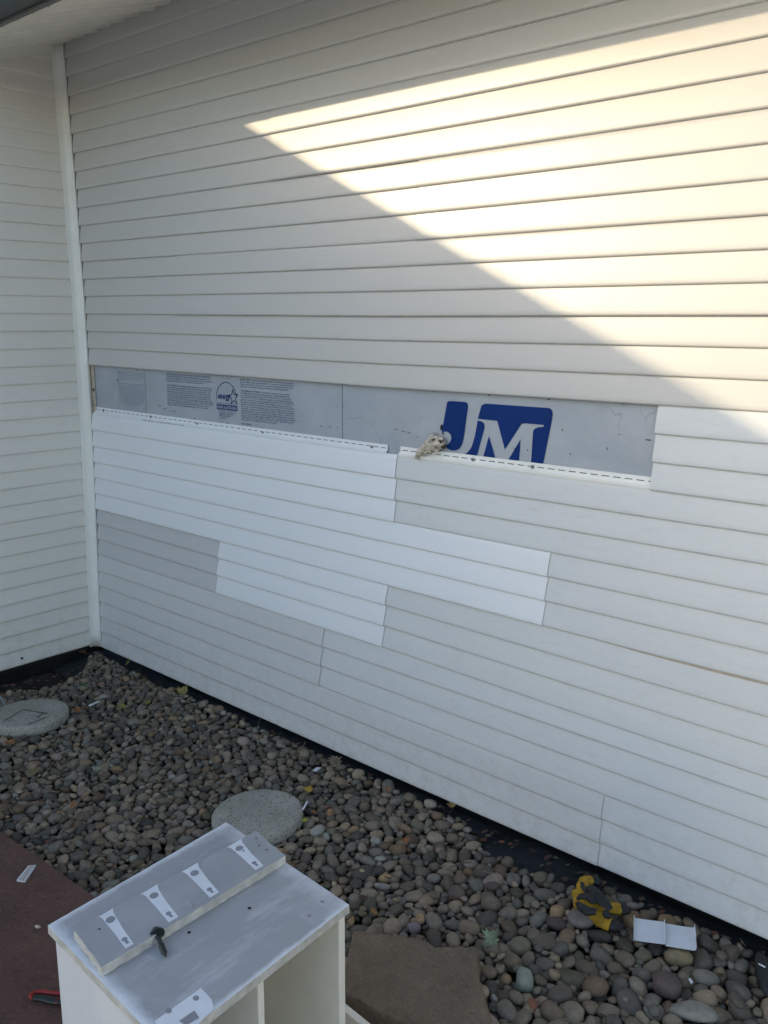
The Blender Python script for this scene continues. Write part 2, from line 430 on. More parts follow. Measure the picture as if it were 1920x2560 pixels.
# foam boards behind the open strip, printed
FOAM = .0195
bx = [.03, pl(364, 980, 1, FOAM).x, pl(856, 1040, 1, FOAM).x, 4.2]
foams = []
for i in range(3):
    mb = MB(); x0, x1 = bx[i] + (.0015 if i else 0), bx[i + 1] - (.0015 if i < 2 else 0)
    nx = int((x1 - x0) / .02); nzz = 30
    V = [(x0 + (x1 - x0) * a / nx, FOAM + .0009 * mn.noise(Vector((a * .11 + i * 9, b * .2, 0))) * (1 if 0 < a < nx else 0), .90 + .70 * b / nzz) for b in range(nzz + 1) for a in range(nx + 1)]
    F = [(b * (nx + 1) + a, b * (nx + 1) + a + 1, (b + 1) * (nx + 1) + a + 1, (b + 1) * (nx + 1) + a) for b in range(nzz) for a in range(nx)]
    mb.add(V, F); mb.box((x0, FOAM + .0015, .90), (x1, FOAM + .02, 1.60))
    foams.append(mb.build('foam_board', M_foam, house))
mb = MB()
mb.box((-.2, .045, -.02), (XR, .06, 2.76)); mb.box((-.06, -7.2, -.02), (-.05, -.0, 2.74))
mb.build('sheathing', M_sheath, house)
mb = MB()
mb.box((-.2, .095, -.16), (XR, .35, -.021)); mb.box((-.35, -7.2, -.16), (-.09, .09, -.021))
mb.build('foundation', M_conc, house)

# printed marks
def flat(name, polys, mat, parent, y=FOAM - .0014):
    mb = MB()
    for p in polys: mb.add([(a, y, b) for a, b in p], [tuple(range(len(p)))])
    o = mb.build(name, mat, parent)
    bm = bmesh.new(); bm.from_mesh(o.data); bmesh.ops.triangulate(bm, faces=bm.faces[:]); bm.to_mesh(o.data); bm.free()
    return o
JM = [[(2.1167, 1.3303), (2.1220, 1.3348), (2.1293, 1.3365), (2.1865, 1.3369), (2.1930, 1.3355), (2.1975, 1.3300), (2.1988, 1.3238), (2.1878, 1.2463), (2.1840, 1.2230), (2.1786, 1.2058), (2.1691, 1.1903), (2.1558, 1.1835), (2.1376, 1.1817), (2.1214, 1.1867), (2.1143, 1.1942), (2.1225, 1.1986), (2.1324, 1.2087), (2.1367, 1.2201), (2.1341, 1.2308), (2.1225, 1.2389), (2.1087, 1.2392), (2.0977, 1.2327)],
 [(2.2458, 1.3217), (2.2480, 1.3285), (2.2536, 1.3334), (2.2654, 1.337), (2.483, 1.3385), (2.4890, 1.3372), (2.4945, 1.3325), (2.4975, 1.3224), (2.4945, 1.2983), (2.4698, 1.1621), (2.4312, 1.1612), (2.434, 1.2656), (2.4360, 1.2710), (2.4395, 1.2755), (2.4502, 1.2804), (2.4687, 1.2836), (2.4696, 1.2887), (2.3953, 1.2882), (2.3383, 1.2041), (2.3076, 1.2878), (2.2361, 1.2887)],
 [(2.2354, 1.2829), (2.2440, 1.2830), (2.2509, 1.2815), (2.2575, 1.2790), (2.2612, 1.2740), (2.2623, 1.2632), (2.2322, 1.1606), (2.1767, 1.1590), (2.1607, 1.1675), (2.1730, 1.1690), (2.1809, 1.1715), (2.1925, 1.1765), (2.2007, 1.1826), (2.2100, 1.1920), (2.2168, 1.204), (2.2257, 1.2317), (2.2325, 1.2643)],
 [(2.2793, 1.2407), (2.3125, 1.155), (2.2551, 1.1558)],
 [(2.3925, 1.2404), (2.3886, 1.1599), (2.3413, 1.1582)],
 [(2.0867, 1.1796), (2.1149, 1.171), (2.1425, 1.1675), (2.1590, 1.1672), (2.17, 1.1576), (2.0779, 1.1553)]]
flat('printed_logo', JM, M_blue, foams[2])
def text_mesh(lines, x, z, size, mat, parent, name, shear=0, y=FOAM - .0014, width=None, leading=1.0, bold=0, ragged=True):
    """lines of lettering printed on the board, first baseline at z"""
    mb = MB()
    dg = bpy.context.evaluated_depsgraph_get()
    for i, t in enumerate(lines):
        if not t: continue
        cu = bpy.data.curves.new('t', 'FONT'); cu.body = t; cu.size = size; cu.shear = shear; cu.resolution_u = 1; cu.offset = bold
        ob = bpy.data.objects.new('t', cu); COL.objects.link(ob); dg.update()
        me = bpy.data.meshes.new_from_object(ob.evaluated_get(dg)); 
        vv = [v.co.copy() for v in me.vertices]; ff = [tuple(p.vertices) for p in me.polygons]
        bpy.data.objects.remove(ob); bpy.data.curves.remove(cu); bpy.data.meshes.remove(me)
        if not vv: continue
        sx = 1
        if width:
            wd = max(v.x for v in vv); wt = width[i] if hasattr(width, '__len__') else width
            sx = wt / wd
        mb.add([(x + v.x * sx, y, z - i * size * leading + v.y) for v in vv], ff)
    return mb.build(name, mat, parent)
E1 = ["WARNING: THIS PRODUCT WILL BURN. KEEP FROM HIGH HEAT OR FLAMES. DO NOT LEAVE EXPOSED.",
      "TO AVOID OVER EXPOSURE: Johns Manville AP Sheathing must be separated from the",
      "interior of the building by a minimum of 1/2 inch gypsum board or an equivalent",
      "thermal barrier that meets local building code requirements.", "",
      "CODE COMPLIANCE: Johns Manville AP Sheathing complies with the following",
      "when used and properly installed: National Building Code, Section 2603",
      "1996, BOCA, the BOCA Evaluation Services, Inc., Research Report No. 94-12,",
      "Standard Building Code, Section 2603 (1997) SBCCI, SBCCI PST & ESI",
      "Evaluation Report No. 9405; Uniform Building Code, Section 2602 (1997)",
      "and ICBO Evaluation Report ER-5200; One and Two-Family Dwelling Code,",
      "Section 317 (1995), CABO; California State Insulation Quality Standards and",
      "Title 25 Foam Flammability Criteria (License TC 1029); CAN/CGSB-51.26-M86",
      "Type 1; Factory Mutual Research 4880; ASTM C 1289, Type I, Class 1,",
      "Type II, Class 1; Factory Mutual Research Corporation."]
E2 = ["MISE EN GARDE: Ce produit est inflammable. Le tenir a l'ecart d'une source de chaleur.",
      "Ne pas le laisser expose aux elements. Entre le revetement Johns Manville AP et",
      "l'interieur du batiment, il doit y avoir un panneau de gypse d'au moins 1/2 po",
      "(12,7 mm) ou l'equivalent ou un produit aux proprietes equivalentes.", "",
      "CONFORMITE AUX NORMES : s'il est installe correctement, le revetement",
      "Johns Manville AP repond aux normes suivantes : National Building Code",
      "(code national du batiment) Section 2603 (1996) de BOCA, son rapport de",
      "recherche No. 94-12; BOCA Evaluation Services, Inc.; Standard Building Code",
      "(code de construction normalise), Section 2603 (1997) de SBCCI, SBCCI PST et",
      "ESI rapport d'evaluation No. 9405; Uniform Building Code (code unifie du",
      "batiment), Section 2602 (1997) et son rapport d'evaluation ER-5200 de l'ICBO;",
      "(le) One and Two-Family Dwelling Code (code de l'habitation pour maisons",
      "unifamiliales et duplex), article 317 (1995) de CABO; California State Insulation",
      "Quality Standards (normes de qualite de l'isolation de l'Etat de Californie) et",
      "Title 25 Foam Flammability Criteria (criteres d'inflammabilite de la mousse)",
      "licence no TC 1029; CAN/CGSB-51.26-M86 Type 1 (produit canadien), Numeros",
      "CCMC 12877-L, 12871-L; ASTM C 1289, Type I, Classe 1; Agence de controle",
      "de la qualite : Factory Mutual Research Corporation.", "", "*Factory Mutual"]
text_mesh(E1, .630, 1.352, .0088, M_ink, foams[1], 'printed_text', width=[.30, .30, .31, .25, 0, .305, .30, .30, .29, .295, .30, .305, .31, .29, .28], leading=1.02, bold=.0001)
text_mesh(E2, 1.112, 1.352, .0083, M_ink, foams[1], 'printed_text', width=[.30, .305, .30, .275, 0, .28, .28, .285, .30, .305, .29, .305, .30, .305, .305, .30, .315, .30, .21, 0, .06], leading=1.02, bold=.0001)
text_mesh(['*Factory Mutual'], .640, 1.200, .008, M_ink, foams[1], 'printed_text')
text_mesh([t for t in E1], .262, 1.345, .0088, M_inkf, foams[0], 'printed_text', width=[.2, .205, .20, .18, 0, .20, .205, .20, .205, .195, .20, .205, .20, .205, .18], leading=1.1)
# efficiency emblem
cx, cz, rr = 1.026, 1.278, .062
mb = MB(); yy = FOAM - .0015
def stroke(pts, wd):
    for a, b in zip(pts[:-1], pts[1:]):
        a = Vector(a); b = Vector(b); d = (b - a); 
        if d.length < 1e-6: continue
        nrm = Vector((-d.y, d.x)).normalized() * wd / 2; e = d.normalized() * wd * .3
        q = [a + nrm - e, a - nrm - e, b - nrm + e, b + nrm + e]
        mb.add([(p.x, yy, p.y) for p in q], [(0, 1, 2, 3)])
arc = [(cx + rr * math.cos(math.radians(t)), cz + rr * math.sin(math.radians(t))) for t in range(8, 191, 6)]
stroke(arc, .0026)
st = []; scx, scz = cx + .042, cz + .006
for k in range(11):
    r = .031 if k % 2 == 0 else .0125; an = math.radians(90 + 36 * k + 6); st.append((scx + r * math.cos(an), scz + r * math.sin(an)))
stroke(st, .0034)
stroke([(cx - .063, cz - .021), (cx + .064, cz - .021)], .0016)
for (a, b) in (((cx - .063, cz - .047), (cx + .064, cz - .026)),):
    mb.add([(a[0], yy, a[1]), (b[0], yy, a[1]), (b[0], yy, b[1]), (a[0], yy, b[1])], [(0, 1, 2, 3)])
mb.build('printed_emblem', M_navy, foams[1])
text_mesh(['energy'], cx - .056, cz - .004, .036, M_navy, foams[1], 'printed_text', shear=.35, width=.082, bold=.0011, y=yy)
text_mesh(['INSULATION'], cx - .058, cz - .0425, .0165, M_foam, foams[1], 'printed_text', width=.117, y=yy - .0003, bold=.0004)
text_mesh(['This product is endorsed as an', 'Energy efficient insulation by', 'US EPA and the US DOE', 'for your home'], cx - .05, cz - .057, .0085, M_navy, foams[1], 'printed_text', width=[.10, .09, .07, .045], y=yy, bold=.0001)

# dents, staple holes and pencil scratches in the foam
def dabs(name, pts, mat, parent, y=FOAM - .0013):
    for (u, v, a, b) in pts:
        P = pl(u, v, 1, y); k = 9; mb = MB()
        mb.add([(P.x + a * math.cos(2 * math.pi * i / k) * random.uniform(.6, 1), y, P.z + b * math.sin(2 * math.pi * i / k) * random.uniform(.6, 1)) for i in range(k)], [tuple(range(k))])
        mb.build(name, mat, parent)
dabs('dent', [(281, 994, .002, .006), (294, 951, .005, .007), (304, 972, .003, .002), (248, 940, .001, .004), (352, 1032, .0025, .005), (343, 925, .0015, .014)], M_dark, foams[0])
dabs('dent', [(487, 1047, .003, .005), (568, 1058, .003, .005), (655, 1069, .003, .005), (400, 1015, .014, .0016), (412, 1022, .02, .0012), (492, 1026, .004, .001), (502, 1028, .004, .001), (803, 1066, .005, .002), (825, 1067, .009, .0014), (843, 1069, .005, .0012), (859, 1018, .004, .001), (842, 1016, .003, .001), (375, 968, .006, .001), (372, 1011, .008, .001), (618, 1020, .004, .0012), (672, 1002, .004, .0012), (694, 1050, .003, .001)], M_dark, foams[1])
dabs('dent', [(1406, 1075, .003, .003), (1426, 1135, .004, .0018), (1548, 1086, .006, .001), (1518, 1122, .0015, .006), (1621, 1100, .01, .002), (1104, 1068, .007, .012), (1108, 1084, .003, .004), (1319, 1125, .003, .003), (1290, 1121, .018, .001), (1300, 1058, .018, .0016), (1283, 1058, .004, .002), (990, 1073, .012, .0012), (1008, 1078, .012, .0012), (1022, 1082, .008, .0014), (1042, 1093, .006, .001), (1222, 988, .003, .0035), (1372, 998, .004, .003), (1086, 978, .003, .0022)], M_dark, foams[2])

M_slot = simple('slot_shadow', (.06, .06, .065), .9, .2, 60)  # shade behind the hem slots, painted as a dark backing strip
# bare nail hems along the open strip
def hem(x0, x1, mat, phase, nails, parent_label):
    mb = MB()
    step = .02; xs = np.arange(x0, x1 + 1e-6, step)
    base = lambda x: zk(-3, x)
    def strip(zlo, zhi, y0, y1, a=x0, b=x1, m=0):
        n = max(1, int((b - a) / .15)); q = [a + (b - a) * i / n for i in range(n + 1)]
        for p, r in zip(q[:-1], q[1:]):
            zp, zr = base(p), base(r)
            V = [(p, y0, zp + zlo), (r, y0, zr + zlo), (r, y1, zr + zlo), (p, y1, zp + zlo), (p, y0, zp + zhi), (r, y0, zr + zhi), (r, y1, zr + zhi), (p, y1, zp + zhi)]
            mb.add(V, [(0, 3, 2, 1), (4, 5, 6, 7), (0, 1, 5, 4), (2, 3, 7, 6)] + ([(3, 0, 4, 7)] if p == a else []) + ([(1, 2, 6, 5)] if r == b else []), m)
    H = .0145                                   # hem rises this far above the lock
    strip(.0135 + H * .68, .0155 + H + .004, .0145, .0158)          # rail above the slots
    strip(.0155, .0155 + H * .36, .0145, .0158)                    # rail below the slots
    p = x0 + phase; pitch = .0345; sl = .0235; q = x0
    while p < x1 + pitch:
        a, b = q, min(p, x1)
        if b > a: strip(.0155 + H * .36, .0135 + H * .68, .0145, .0158, a, b)
        q = p + sl; p += pitch
        if q >= x1: break
    # rolled lock below the hem, down to the first course line
    for (zl, zh, ya, yb) in ((.0125, .0157, .0085, .0150), (.0045, .0125, .0040, .0120), (.0, .0047, .0090, .0120)):
        strip(zl, zh, ya, yb)
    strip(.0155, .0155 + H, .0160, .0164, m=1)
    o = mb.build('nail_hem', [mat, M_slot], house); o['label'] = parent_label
    for (u, v) in nails:
        P = pl(u, v, 1, .0125); t = MB()
        t.tube([(P.x, .0155, P.z), (P.x, .0120, P.z), (P.x, .0112, P.z)], [.0058, .0058, .003], 12)
        t.build('nail', M_steel, o)
    return o
hem(.074, 1.874, M_new, .010, [(258, 1026), (376, 1042), (492, 1060), (656, 1082), (929, 1118)], 'clean white bare nail hem left of the gap')
h2 = hem(1.930, 2.835, M_trim, .008, [(1182, 1149), (1331, 1167)], 'stained bare nail hem right of the gap')
text_mesh(['MADE IN USA  - DOUBLE 4 TRIPLE 3  0417  2 205'], .46, zk(-3, .6) + .0025, .0085, M_inkf, house, 'printed_text', y=.0026, width=.30)



# soffit: ribs run down the slope, roof overhang, gutter
MS = .32; ZS = 2.750; YO = -.60
V = []; xs = []
x = -.55
while x < XR:
    for dx, h in ((0, 0), (.0015, -.015), (.007, -.017), (.0125, -.015), (.014, 0), (.060, .001), (.1016 - .0001, 0)):
        xs.append((x + dx, h))
    x += .1016
for (x, h) in xs:
    V.append((x, .012, ZS + MS * .012 + h)); V.append((x, YO, ZS + MS * YO + h))
F = [(2 * i, 2 * i + 2, 2 * i + 3, 2 * i + 1) for i in range(len(xs) - 1)]
o = mesh('soffit', V, F, M_soff, house)
add_mod(o, 'SOLIDIFY', thickness=.001, offset=1)
# J-trim under the soffit on the left wall
mb = MB()
for i in range(10):
    ya, yb = -.036 - i * .07, -.036 - (i + 1) * .07
    za, zb = ZS + MS * ya, ZS + MS * yb
    mb.add([(bow(za) + .003, ya, za - .006), (bow(zb) + .003, yb, zb - .006), (bow(zb) + .003, yb, zb - .036), (bow(za) + .003, ya, za - .036), (bow(za) - .009, ya, za - .036), (bow(zb) - .009, yb, zb - .036)], [(0, 1, 2, 3), (3, 2, 5, 4)])
mb.build('soffit_trim', M_trim, house)
mb = MB()
zg = ZS + MS * YO
mb.box((-.6, YO - .018, zg - .012), (XR, YO - .002, zg + .15), 0)
o = mb.build('fascia', M_gutlip, house)
gp = [(YO - .020, zg - .004), (YO - .085, zg - .004), (YO - .105, zg + .018), (YO - .112, zg + .05), (YO - .132, zg + .085), (YO - .140, zg + .12), (YO - .020, zg + .12)]
mb = MB(); mb.prism(gp, lambda p: (-.55, p[0], p[1]), lambda p: (XR, p[0], p[1]))
mb.build('gutter', M_gut, house)
mb = MB()
zr = zg + .125
mb.prism([(YO - .06, zr), (YO - .06, zr + .02), (4.2, zr + .02 + MS * 4.8), (9.0, zr), (4.2, zr + MS * 4.8)], lambda p: (-.2, p[0], p[1]), lambda p: (XR + .2, p[0], p[1]))
mb.build('roof', M_roof, house)
# wing whose ridge runs toward the viewer; it throws the slanting shadow
RX = -1.40; RZ = 2.2454 + (1.2309 - RX) * SUN.z / (-SUN.x) - 0
mb = MB()
for sx in (1,):
    mb.prism([(.10, 2.765), (.10, 2.80), (RX, RZ), (2 * RX - .1, 2.80), (2 * RX - .1, 2.765)], lambda p: (p[0], -.80, p[1]), lambda p: (p[0], -7.6, p[1]))
mb.build('wing_roof', M_roof, house)
mb = MB(); mb.box((2 * RX, -7.25, -.12), (-.06, -7.2, 2.77)); mb.box((2 * RX, -7.2, -.12), (2 * RX + .05, .1, 2.77))
mb.build('wing_wall', M_left, house)
mb = MB(); mb.box((XR - .02, .0, -.1), (XR + .03, 9, 2.7)); mb.box((2 * RX, 8.9, -.1), (XR, 8.95, 2.7)); mb.box((2 * RX, .1, -.1), (2 * RX + .05, 8.9, 2.7))
mb.build('outer_wall', M_up, house)

# ------------------------------------------------------------------ shapes grown by remeshing
def remeshed(mb, voxel, smooth_it=4):
    me = bpy.data.meshes.new('tmp'); me.from_pydata(mb.V, [], mb.F); me.update()
    ob = bpy.data.objects.new('tmp', me); COL.objects.link(ob)
    add_mod(ob, 'REMESH', mode='VOXEL', voxel_size=voxel)
    if smooth_it: add_mod(ob, 'SMOOTH', factor=.5, iterations=smooth_it)
    dg = bpy.context.evaluated_depsgraph_get(); dg.update()
    r = bpy.data.meshes.new_from_object(ob.evaluated_get(dg))
    V = [v.co.copy() for v in r.vertices]; F = [tuple(p.vertices) for p in r.polygons]
    bpy.data.objects.remove(ob); bpy.data.meshes.remove(me); bpy.data.meshes.remove(r)
    return V, F

# torn caulk lump with its hole
M_caulk = simple('old_caulk', (.60, .53, .43), .7, .25, 60, .6, .003, bsc=140)
mb = MB()
path = [pl(u, v, 1, y) for u, v, y in ((1042, 1145, .002), (1052, 1128, -.006), (1064, 1118, -.010), (1075, 1104, -.012), (1080, 1093, -.004), (1083, 1085, .010))]
mb.tube(path, [.008, .013, .014, .013, .011, .004], 14, flat=.8)
path = [pl(u, v, 1, y) for u, v, y in ((1058, 1134, .002), (1072, 1120, -.006), (1088, 1110, -.006), (1104, 1102, .0), (1112, 1112, .010))]
mb.tube(path, [.006, .011, .012, .011, .006], 14)
path = [pl(u, v, 1, y) for u, v, y in ((1084, 1092, .006), (1096, 1098, -.004), (1104, 1108, .0), (1094, 1122, .004), (1078, 1126, .008))]
mb.tube(path, [.005, .008, .010, .009, .005], 12)
rc = random.Random(5)
for q in range(16):
    a = pl(rc.uniform(1066, 1114), rc.uniform(1086, 1132), 1, rc.uniform(-.006, .008)); b = a + Vector((rc.uniform(-.018, .018), rc.uniform(-.006, .004), rc.uniform(-.014, .016)))
    mb.tube([a, a.lerp(b, .5) + Vector((0, -.003, 0)), b], [.003, rc.uniform(.003, .007), .0015], 8, flat=.6)
V, F = remeshed(mb, .0017, 1)
V = [v + mn.noise_vector(v * 70) * .0045 + mn.noise_vector(v * 190) * .0028 + mn.noise_vector(v * 420) * .0010 for v in V]
o = mesh('caulk_lump', V, F, M_caulk, house, smooth=True); o['label'] = 'torn beige caulk lump stuck over the nail hem'
for (u, v, a, b, y_) in ((1099, 1104, .0085, .0075, -.0100), (1080, 1100, .004, .006, -.0150), (1106, 1118, .006, .005, -.0080), (1090, 1120, .003, .006, -.013)):
    P = pl(u, v, 1, y_); q = MB(); 
    q.tube([(P.x, y_ - .001, P.z), (P.x + .001, y_ + .012, P.z)], [a * .6, a], 9); 
    q.V = [(Vector(w_) + mn.noise_vector(Vector(w_) * 200) * .002)[:] for w_ in q.V]
    q.build('crack', simple('caulk_crack', (.07, .045, .03), .9, .3, 60), o)

# ------------------------------------------------------------------ round stepping stones
def paver(cx, cy, r, top, th, tilt, label, relief=False):
    t = empty('stepping_stone', (cx, cy, top - th), label, 'stepping stone', 'round concrete stepping stones in the pebble bed')
    mb = MB(); seg = 120; V = []
    prof = [(0, th), (.2, th), (.4, th), (.6, th), (.8, th), (.93, th - .0005), (.975, th - .003), (.995, th - .009), (1, th - .016), (1.0, .012), (.985, .002), (.9, 0), (0, 0)]
    rows = []
    for (q, z) in prof:
        row = []
        for k in range(seg):
            a = 2 * math.pi * k / seg
            rr_ = r * q * (1 + .006 * mn.noise(Vector((math.cos(a) * 2, math.sin(a) * 2, cx * 9))))
            x, y = rr_ * math.cos(a), rr_ * math.sin(a)
            zz = z + .0012 * mn.noise(Vector((x * 30, y * 30, cx))) + .0012 * mn.noise(Vector((x * 90, y * 90, z * 90)))
            row.append(len(V)); V.append((x, y, zz + tilt[0] * x + tilt[1] * y))
        rows.append(row)
    F = []
    for a_, b_ in zip(rows[:-1], rows[1:]):
        for k in range(seg): F.append((a_[k], b_[k], b_[(k + 1) % seg], a_[(k + 1) % seg]))
    o = mesh('slab', V, F, M_paver, t, smooth=True, world=False)
    return t
paver(1.725, -.465, .152, -.022, .048, (.02, .03), 'round grey concrete stepping stone behind the painted cabinet')
t = paver(.435, -.60, .158, -.018, .05, (.03, -.02), 'round concrete stepping stone near the left wall with a square groove in its top')
mb = MB()
def pp(x, y, z=-.0165):
    P = G(x / 1.728, 1560 + y / 1.728, z); return P
for a_, b_, w_ in (((20, 420), (100, 368), .004), ((100, 368), (205, 388), .005), ((118, 438), (205, 405), .005), ((185, 385), (160, 410), .004)):
    A, B = pp(*a_), pp(*b_)
    d = (B - A).normalized(); n_ = Vector((-d.y, d.x, 0)) * w_ / 2
    z_ = lambda P: -.0173 + .03 * (P.x - .435) - .02 * (P.y + .60)
    q = [A + n_, A - n_, B - n_, B + n_]
    mb.add([(p.x, p.y, z_(p) + .0012) for p in q], [(0, 1, 2, 3)])
mb.build('groove', simple('groove_dark', (.05, .045, .04), .95, .3, 60), t)  # groove drawn as dark flat strips on the top face

# ------------------------------------------------------------------ sandstone block
c2 = lambda x, y, z: G(820 + x / 3.6065, 2280 + y / 3.6065, z)
SL = [(235, 190), (330, 184), (500, 188), (700, 215), (880, 255), (980, 290), (1150, 310), (1365, 335), (1352, 450), (1360, 650), (1380, 850), (1420, 960), (1440, 1080), (1350, 1200), (1100, 1260), (880, 1130), (700, 1010), (560, 950), (450, 895), (330, 835), (215, 745), (150, 700), (155, 600), (165, 470), (205, 300)]
top = [c2(x, y, .0) for x, y in SL]
cen = sum(top, Vector()) / len(top)
mb = MB()
def lower(p):
    d = (p - cen); d.z = 0
    e = .030 if d.x > .08 else .008
    return (p.x + d.normalized().x * e, p.y + d.normalized().y * e * .6, -.075)
mb.prism(top, lambda p: lower(p), lambda p: (p.x, p.y, p.z))
V, F = remeshed(mb, .0055, 3)
V = [(v + mn.noise_vector(v * 9) * .010 + mn.noise_vector(v * 30) * .0045 + mn.noise_vector(v * 90) * .0012) for v in V]
o = mesh('rock_slab', V, F, M_slab, smooth=True)
tag(o, 'large flat brown sandstone block lying in the pebbles beside the cabinet', 'rock')
slab_poly = [(p.x, p.y) for p in top]

# ------------------------------------------------------------------ pebbles
def ico(sub):
    bm = bmesh.new(); bmesh.ops.create_icosphere(bm, subdivisions=sub, radius=1)
    V = np.array([v.co[:] for v in bm.verts]); F = np.array([[v.index for v in f.verts] for f in bm.faces]); bm.free()
    return V, F
IV, IF = ico(3); IV1, IF1 = ico(2)
TINTS = np.array([(.150, .145, .135), (.125, .125, .125), (.105, .115, .120), (.165, .150, .130), (.175, .165, .150), (.120, .125, .105), (.150, .120, .100), (.195, .180, .155), (.085, .090, .095), (.165, .150, .155), (.19, .15, .105)]) * (1.27, 1.06, .82)
TW = np.array([18, 18, 14, 12, 9, 8, 4, 5, 7, 3, 2], float); TW /= TW.sum()
def pebble(r, x, y, z, V0, tilt=.35, asp=None):
    a = r * rng.uniform(1.0, 1.35); b = r * rng.uniform(.78, .98); c = r * rng.uniform(.50, .80)
    if asp: a, b, c = r * asp[0], r * asp[1], r * asp[2]
    V = V0.copy()
    for _ in range(3):
        k = rng.normal(0, 1.5, 3); V = V * (1 + .105 * np.sin(V @ k + rng.uniform(0, 6.28)))[:, None]
    V = np.sign(V) * np.abs(V) ** rng.uniform(.74, 1.06)
    V = V * (a, b, c)
    yw = rng.uniform(0, 6.28); tx, ty = rng.normal(0, tilt, 2)
    R = Matrix.Rotation(yw, 3, 'Z') @ Matrix.Rotation(float(tx), 3, 'X') @ Matrix.Rotation(float(ty), 3, 'Y')
    return V @ np.array(R).T + (x, y, z)
def inpoly(x, y, P):
    c = False; j = len(P) - 1
    for i in range(len(P)):
        if (P[i][1] > y) != (P[j][1] > y) and x < (P[j][0] - P[i][0]) * (y - P[i][1]) / (P[j][1] - P[i][1]) + P[i][0]: c = not c
        j = i
    return c
gA = lambda x: np.interp(x, [0, .35, .5, 1, 1.6, 2.1, 2.25, 2.42, 2.62, 2.78, 2.9, 3.3, 4], [.03, .05, .06, .02, .00, .005, .02, .11, .12, .05, .04, .012, .00]) + .02 * mn.noise(Vector((x * 9, 0, 0)))
gB = lambda y: np.interp(-y, [0, .08, .2, .3, .5, .75, 1.1], [.02, .04, .13, .20, .14, .06, .03]) + .03 * mn.noise(Vector((y * 9, 3, 0)))
def okpos(x, y, r, layer):
    if y > -gA(x) - (0 if layer else -.01) or x < gB(y): return False
    if y < py_(x if x < 1.7 else 1.7) + .012 + r * .6: return False
    for cx, cy, R in ((1.725, -.465, .152), (.435, -.60, .158)):
        if (x - cx) ** 2 + (y - cy) ** 2 < (R + r * .8) ** 2: return False
    if inpoly(x, y, slab_poly): return False
    return True
class Hash:
    def __init__(s, c): s.c = c; s.d = {}
    def near(s, x, y):
        i, j = int(x / s.c), int(y / s.c)
        for a in (i - 1, i, i + 1):
            for b in (j - 1, j, j + 1): yield from s.d.get((a, b), ())
    def add(s, p): s.d.setdefault((int(p[0] / s.c), int(p[1] / s.c)), []).append(p)
H = Hash(.09); peb = []
SPECIAL = [((1453, 2299), .037, (.95, .90, .55), (.20, .17, .15), 'flat round pinkish grey stone beside the yellow glove'),
           ((1390, 2309), .026, (1.1, .85, .6), (.085, .062, .058), 'dark maroon stone left of the flat round stone'),
           ((1310, 2449), .028, (1.2, .85, .7), (.24, .26, .21), 'pale greenish stone right of the sandstone block'),
           ((1665, 2469), .036, (1.0, .95, .7), (.115, .085, .075), 'big dark reddish brown stone below the siding offcut'),
           ((1729, 2530), .040, (1.35, .85, .55), (.25, .235, .20), 'large pale flattened stone at the lower right'),
           ((1697, 2397), .028, (1.25, .8, .7), (.25, .195, .11), 'rough golden stone just under the siding offcut'),
           ((1036, 2318), .022, (1.0, .85, .75), (.20, .165, .165), 'pale pink stone above the sandstone block'),
           ((1075, 2020), .021, (1.2, .95, .7), (.30, .27, .21), 'cream coloured stone between the round stepping stone and the wall'),
           ((1128, 2140), .023, (1.1, .8, .7), (.19, .15, .10), 'tan stone below the wall')]
for (uv, r, asp, col, lab) in SPECIAL:
    P = G(*uv, -.045); q = (P.x, P.y, r * .92); H.add(q); 
    V = pebble(r, P.x, P.y, bedz(P.x, P.y) + .030, IV, .12, asp)
    o = mesh('river_stone', V.tolist(), IF.tolist(), M_stone, smooth=True); tag(o, lab, 'stone')
    at_ = o.data.attributes.new('tint', 'FLOAT_COLOR', 'POINT'); at_.data.foreach_set('color', np.tile([*col, 1.0], len(V)).astype(np.float32))
NT = 56000
rs = np.sort(np.clip(np.exp(rng.normal(math.log(.0158), .30, NT)), .0075, .032))[::-1]
for q in np.arange(NT):
    pass
cand = np.column_stack([rng.uniform(-.05, 4.4, NT), rng.uniform(-1.12, -.03, NT)])
for r, (x, y) in zip(rs, cand):
    r *= float(np.interp(x, [0, 1.8, 2.6, 3.3], [.68, .73, .84, .98]))
    if not okpos(x, y, r, 1): continue
    if any((x - a) ** 2 + (y - b) ** 2 < (.86 * (r + c)) ** 2 for a, b, c in H.near(x, y)): continue
    H.add((x, y, r)); peb.append((x, y, r, 1))
for _ in range(36000):                       # fill the gaps with smaller stones
    x, y = rng.uniform(-.05, 4.4), rng.uniform(-1.12, -.03); r = rng.uniform(.0075, .0145)
    if not okpos(x, y, r, 1): continue
    if any((x - a) ** 2 + (y - b) ** 2 < (.82 * (r + c)) ** 2 for a, b, c in H.near(x, y)): continue
    H.add((x, y, r)); peb.append((x, y, r, 1))
H2 = Hash(.09)
for _ in range(24000):                       # the layer under it
    x, y = rng.uniform(-.05, 4.4), rng.uniform(-1.12, -.03); r = rng.uniform(.010, .019)
    if not okpos(x, y, r * .5, 0): continue
    if any((x - a) ** 2 + (y - b) ** 2 < (.84 * (r + c)) ** 2 for a, b, c in H2.near(x, y)): continue
    H2.add((x, y, r)); peb.append((x, y, r, 0))
for _ in range(260):                         # strays lying on top
    x, y = rng.uniform(0, 3.6), rng.uniform(-1.05, -.06); r = rng.uniform(.009, .020)
    if okpos(x, y, r, 1): peb.append((x, y, r, 2))
CABPX = [(119, 2330), (567, 2061), (640, 2075), (862, 2270), (862, 2560), (119, 2560)]
scored = []
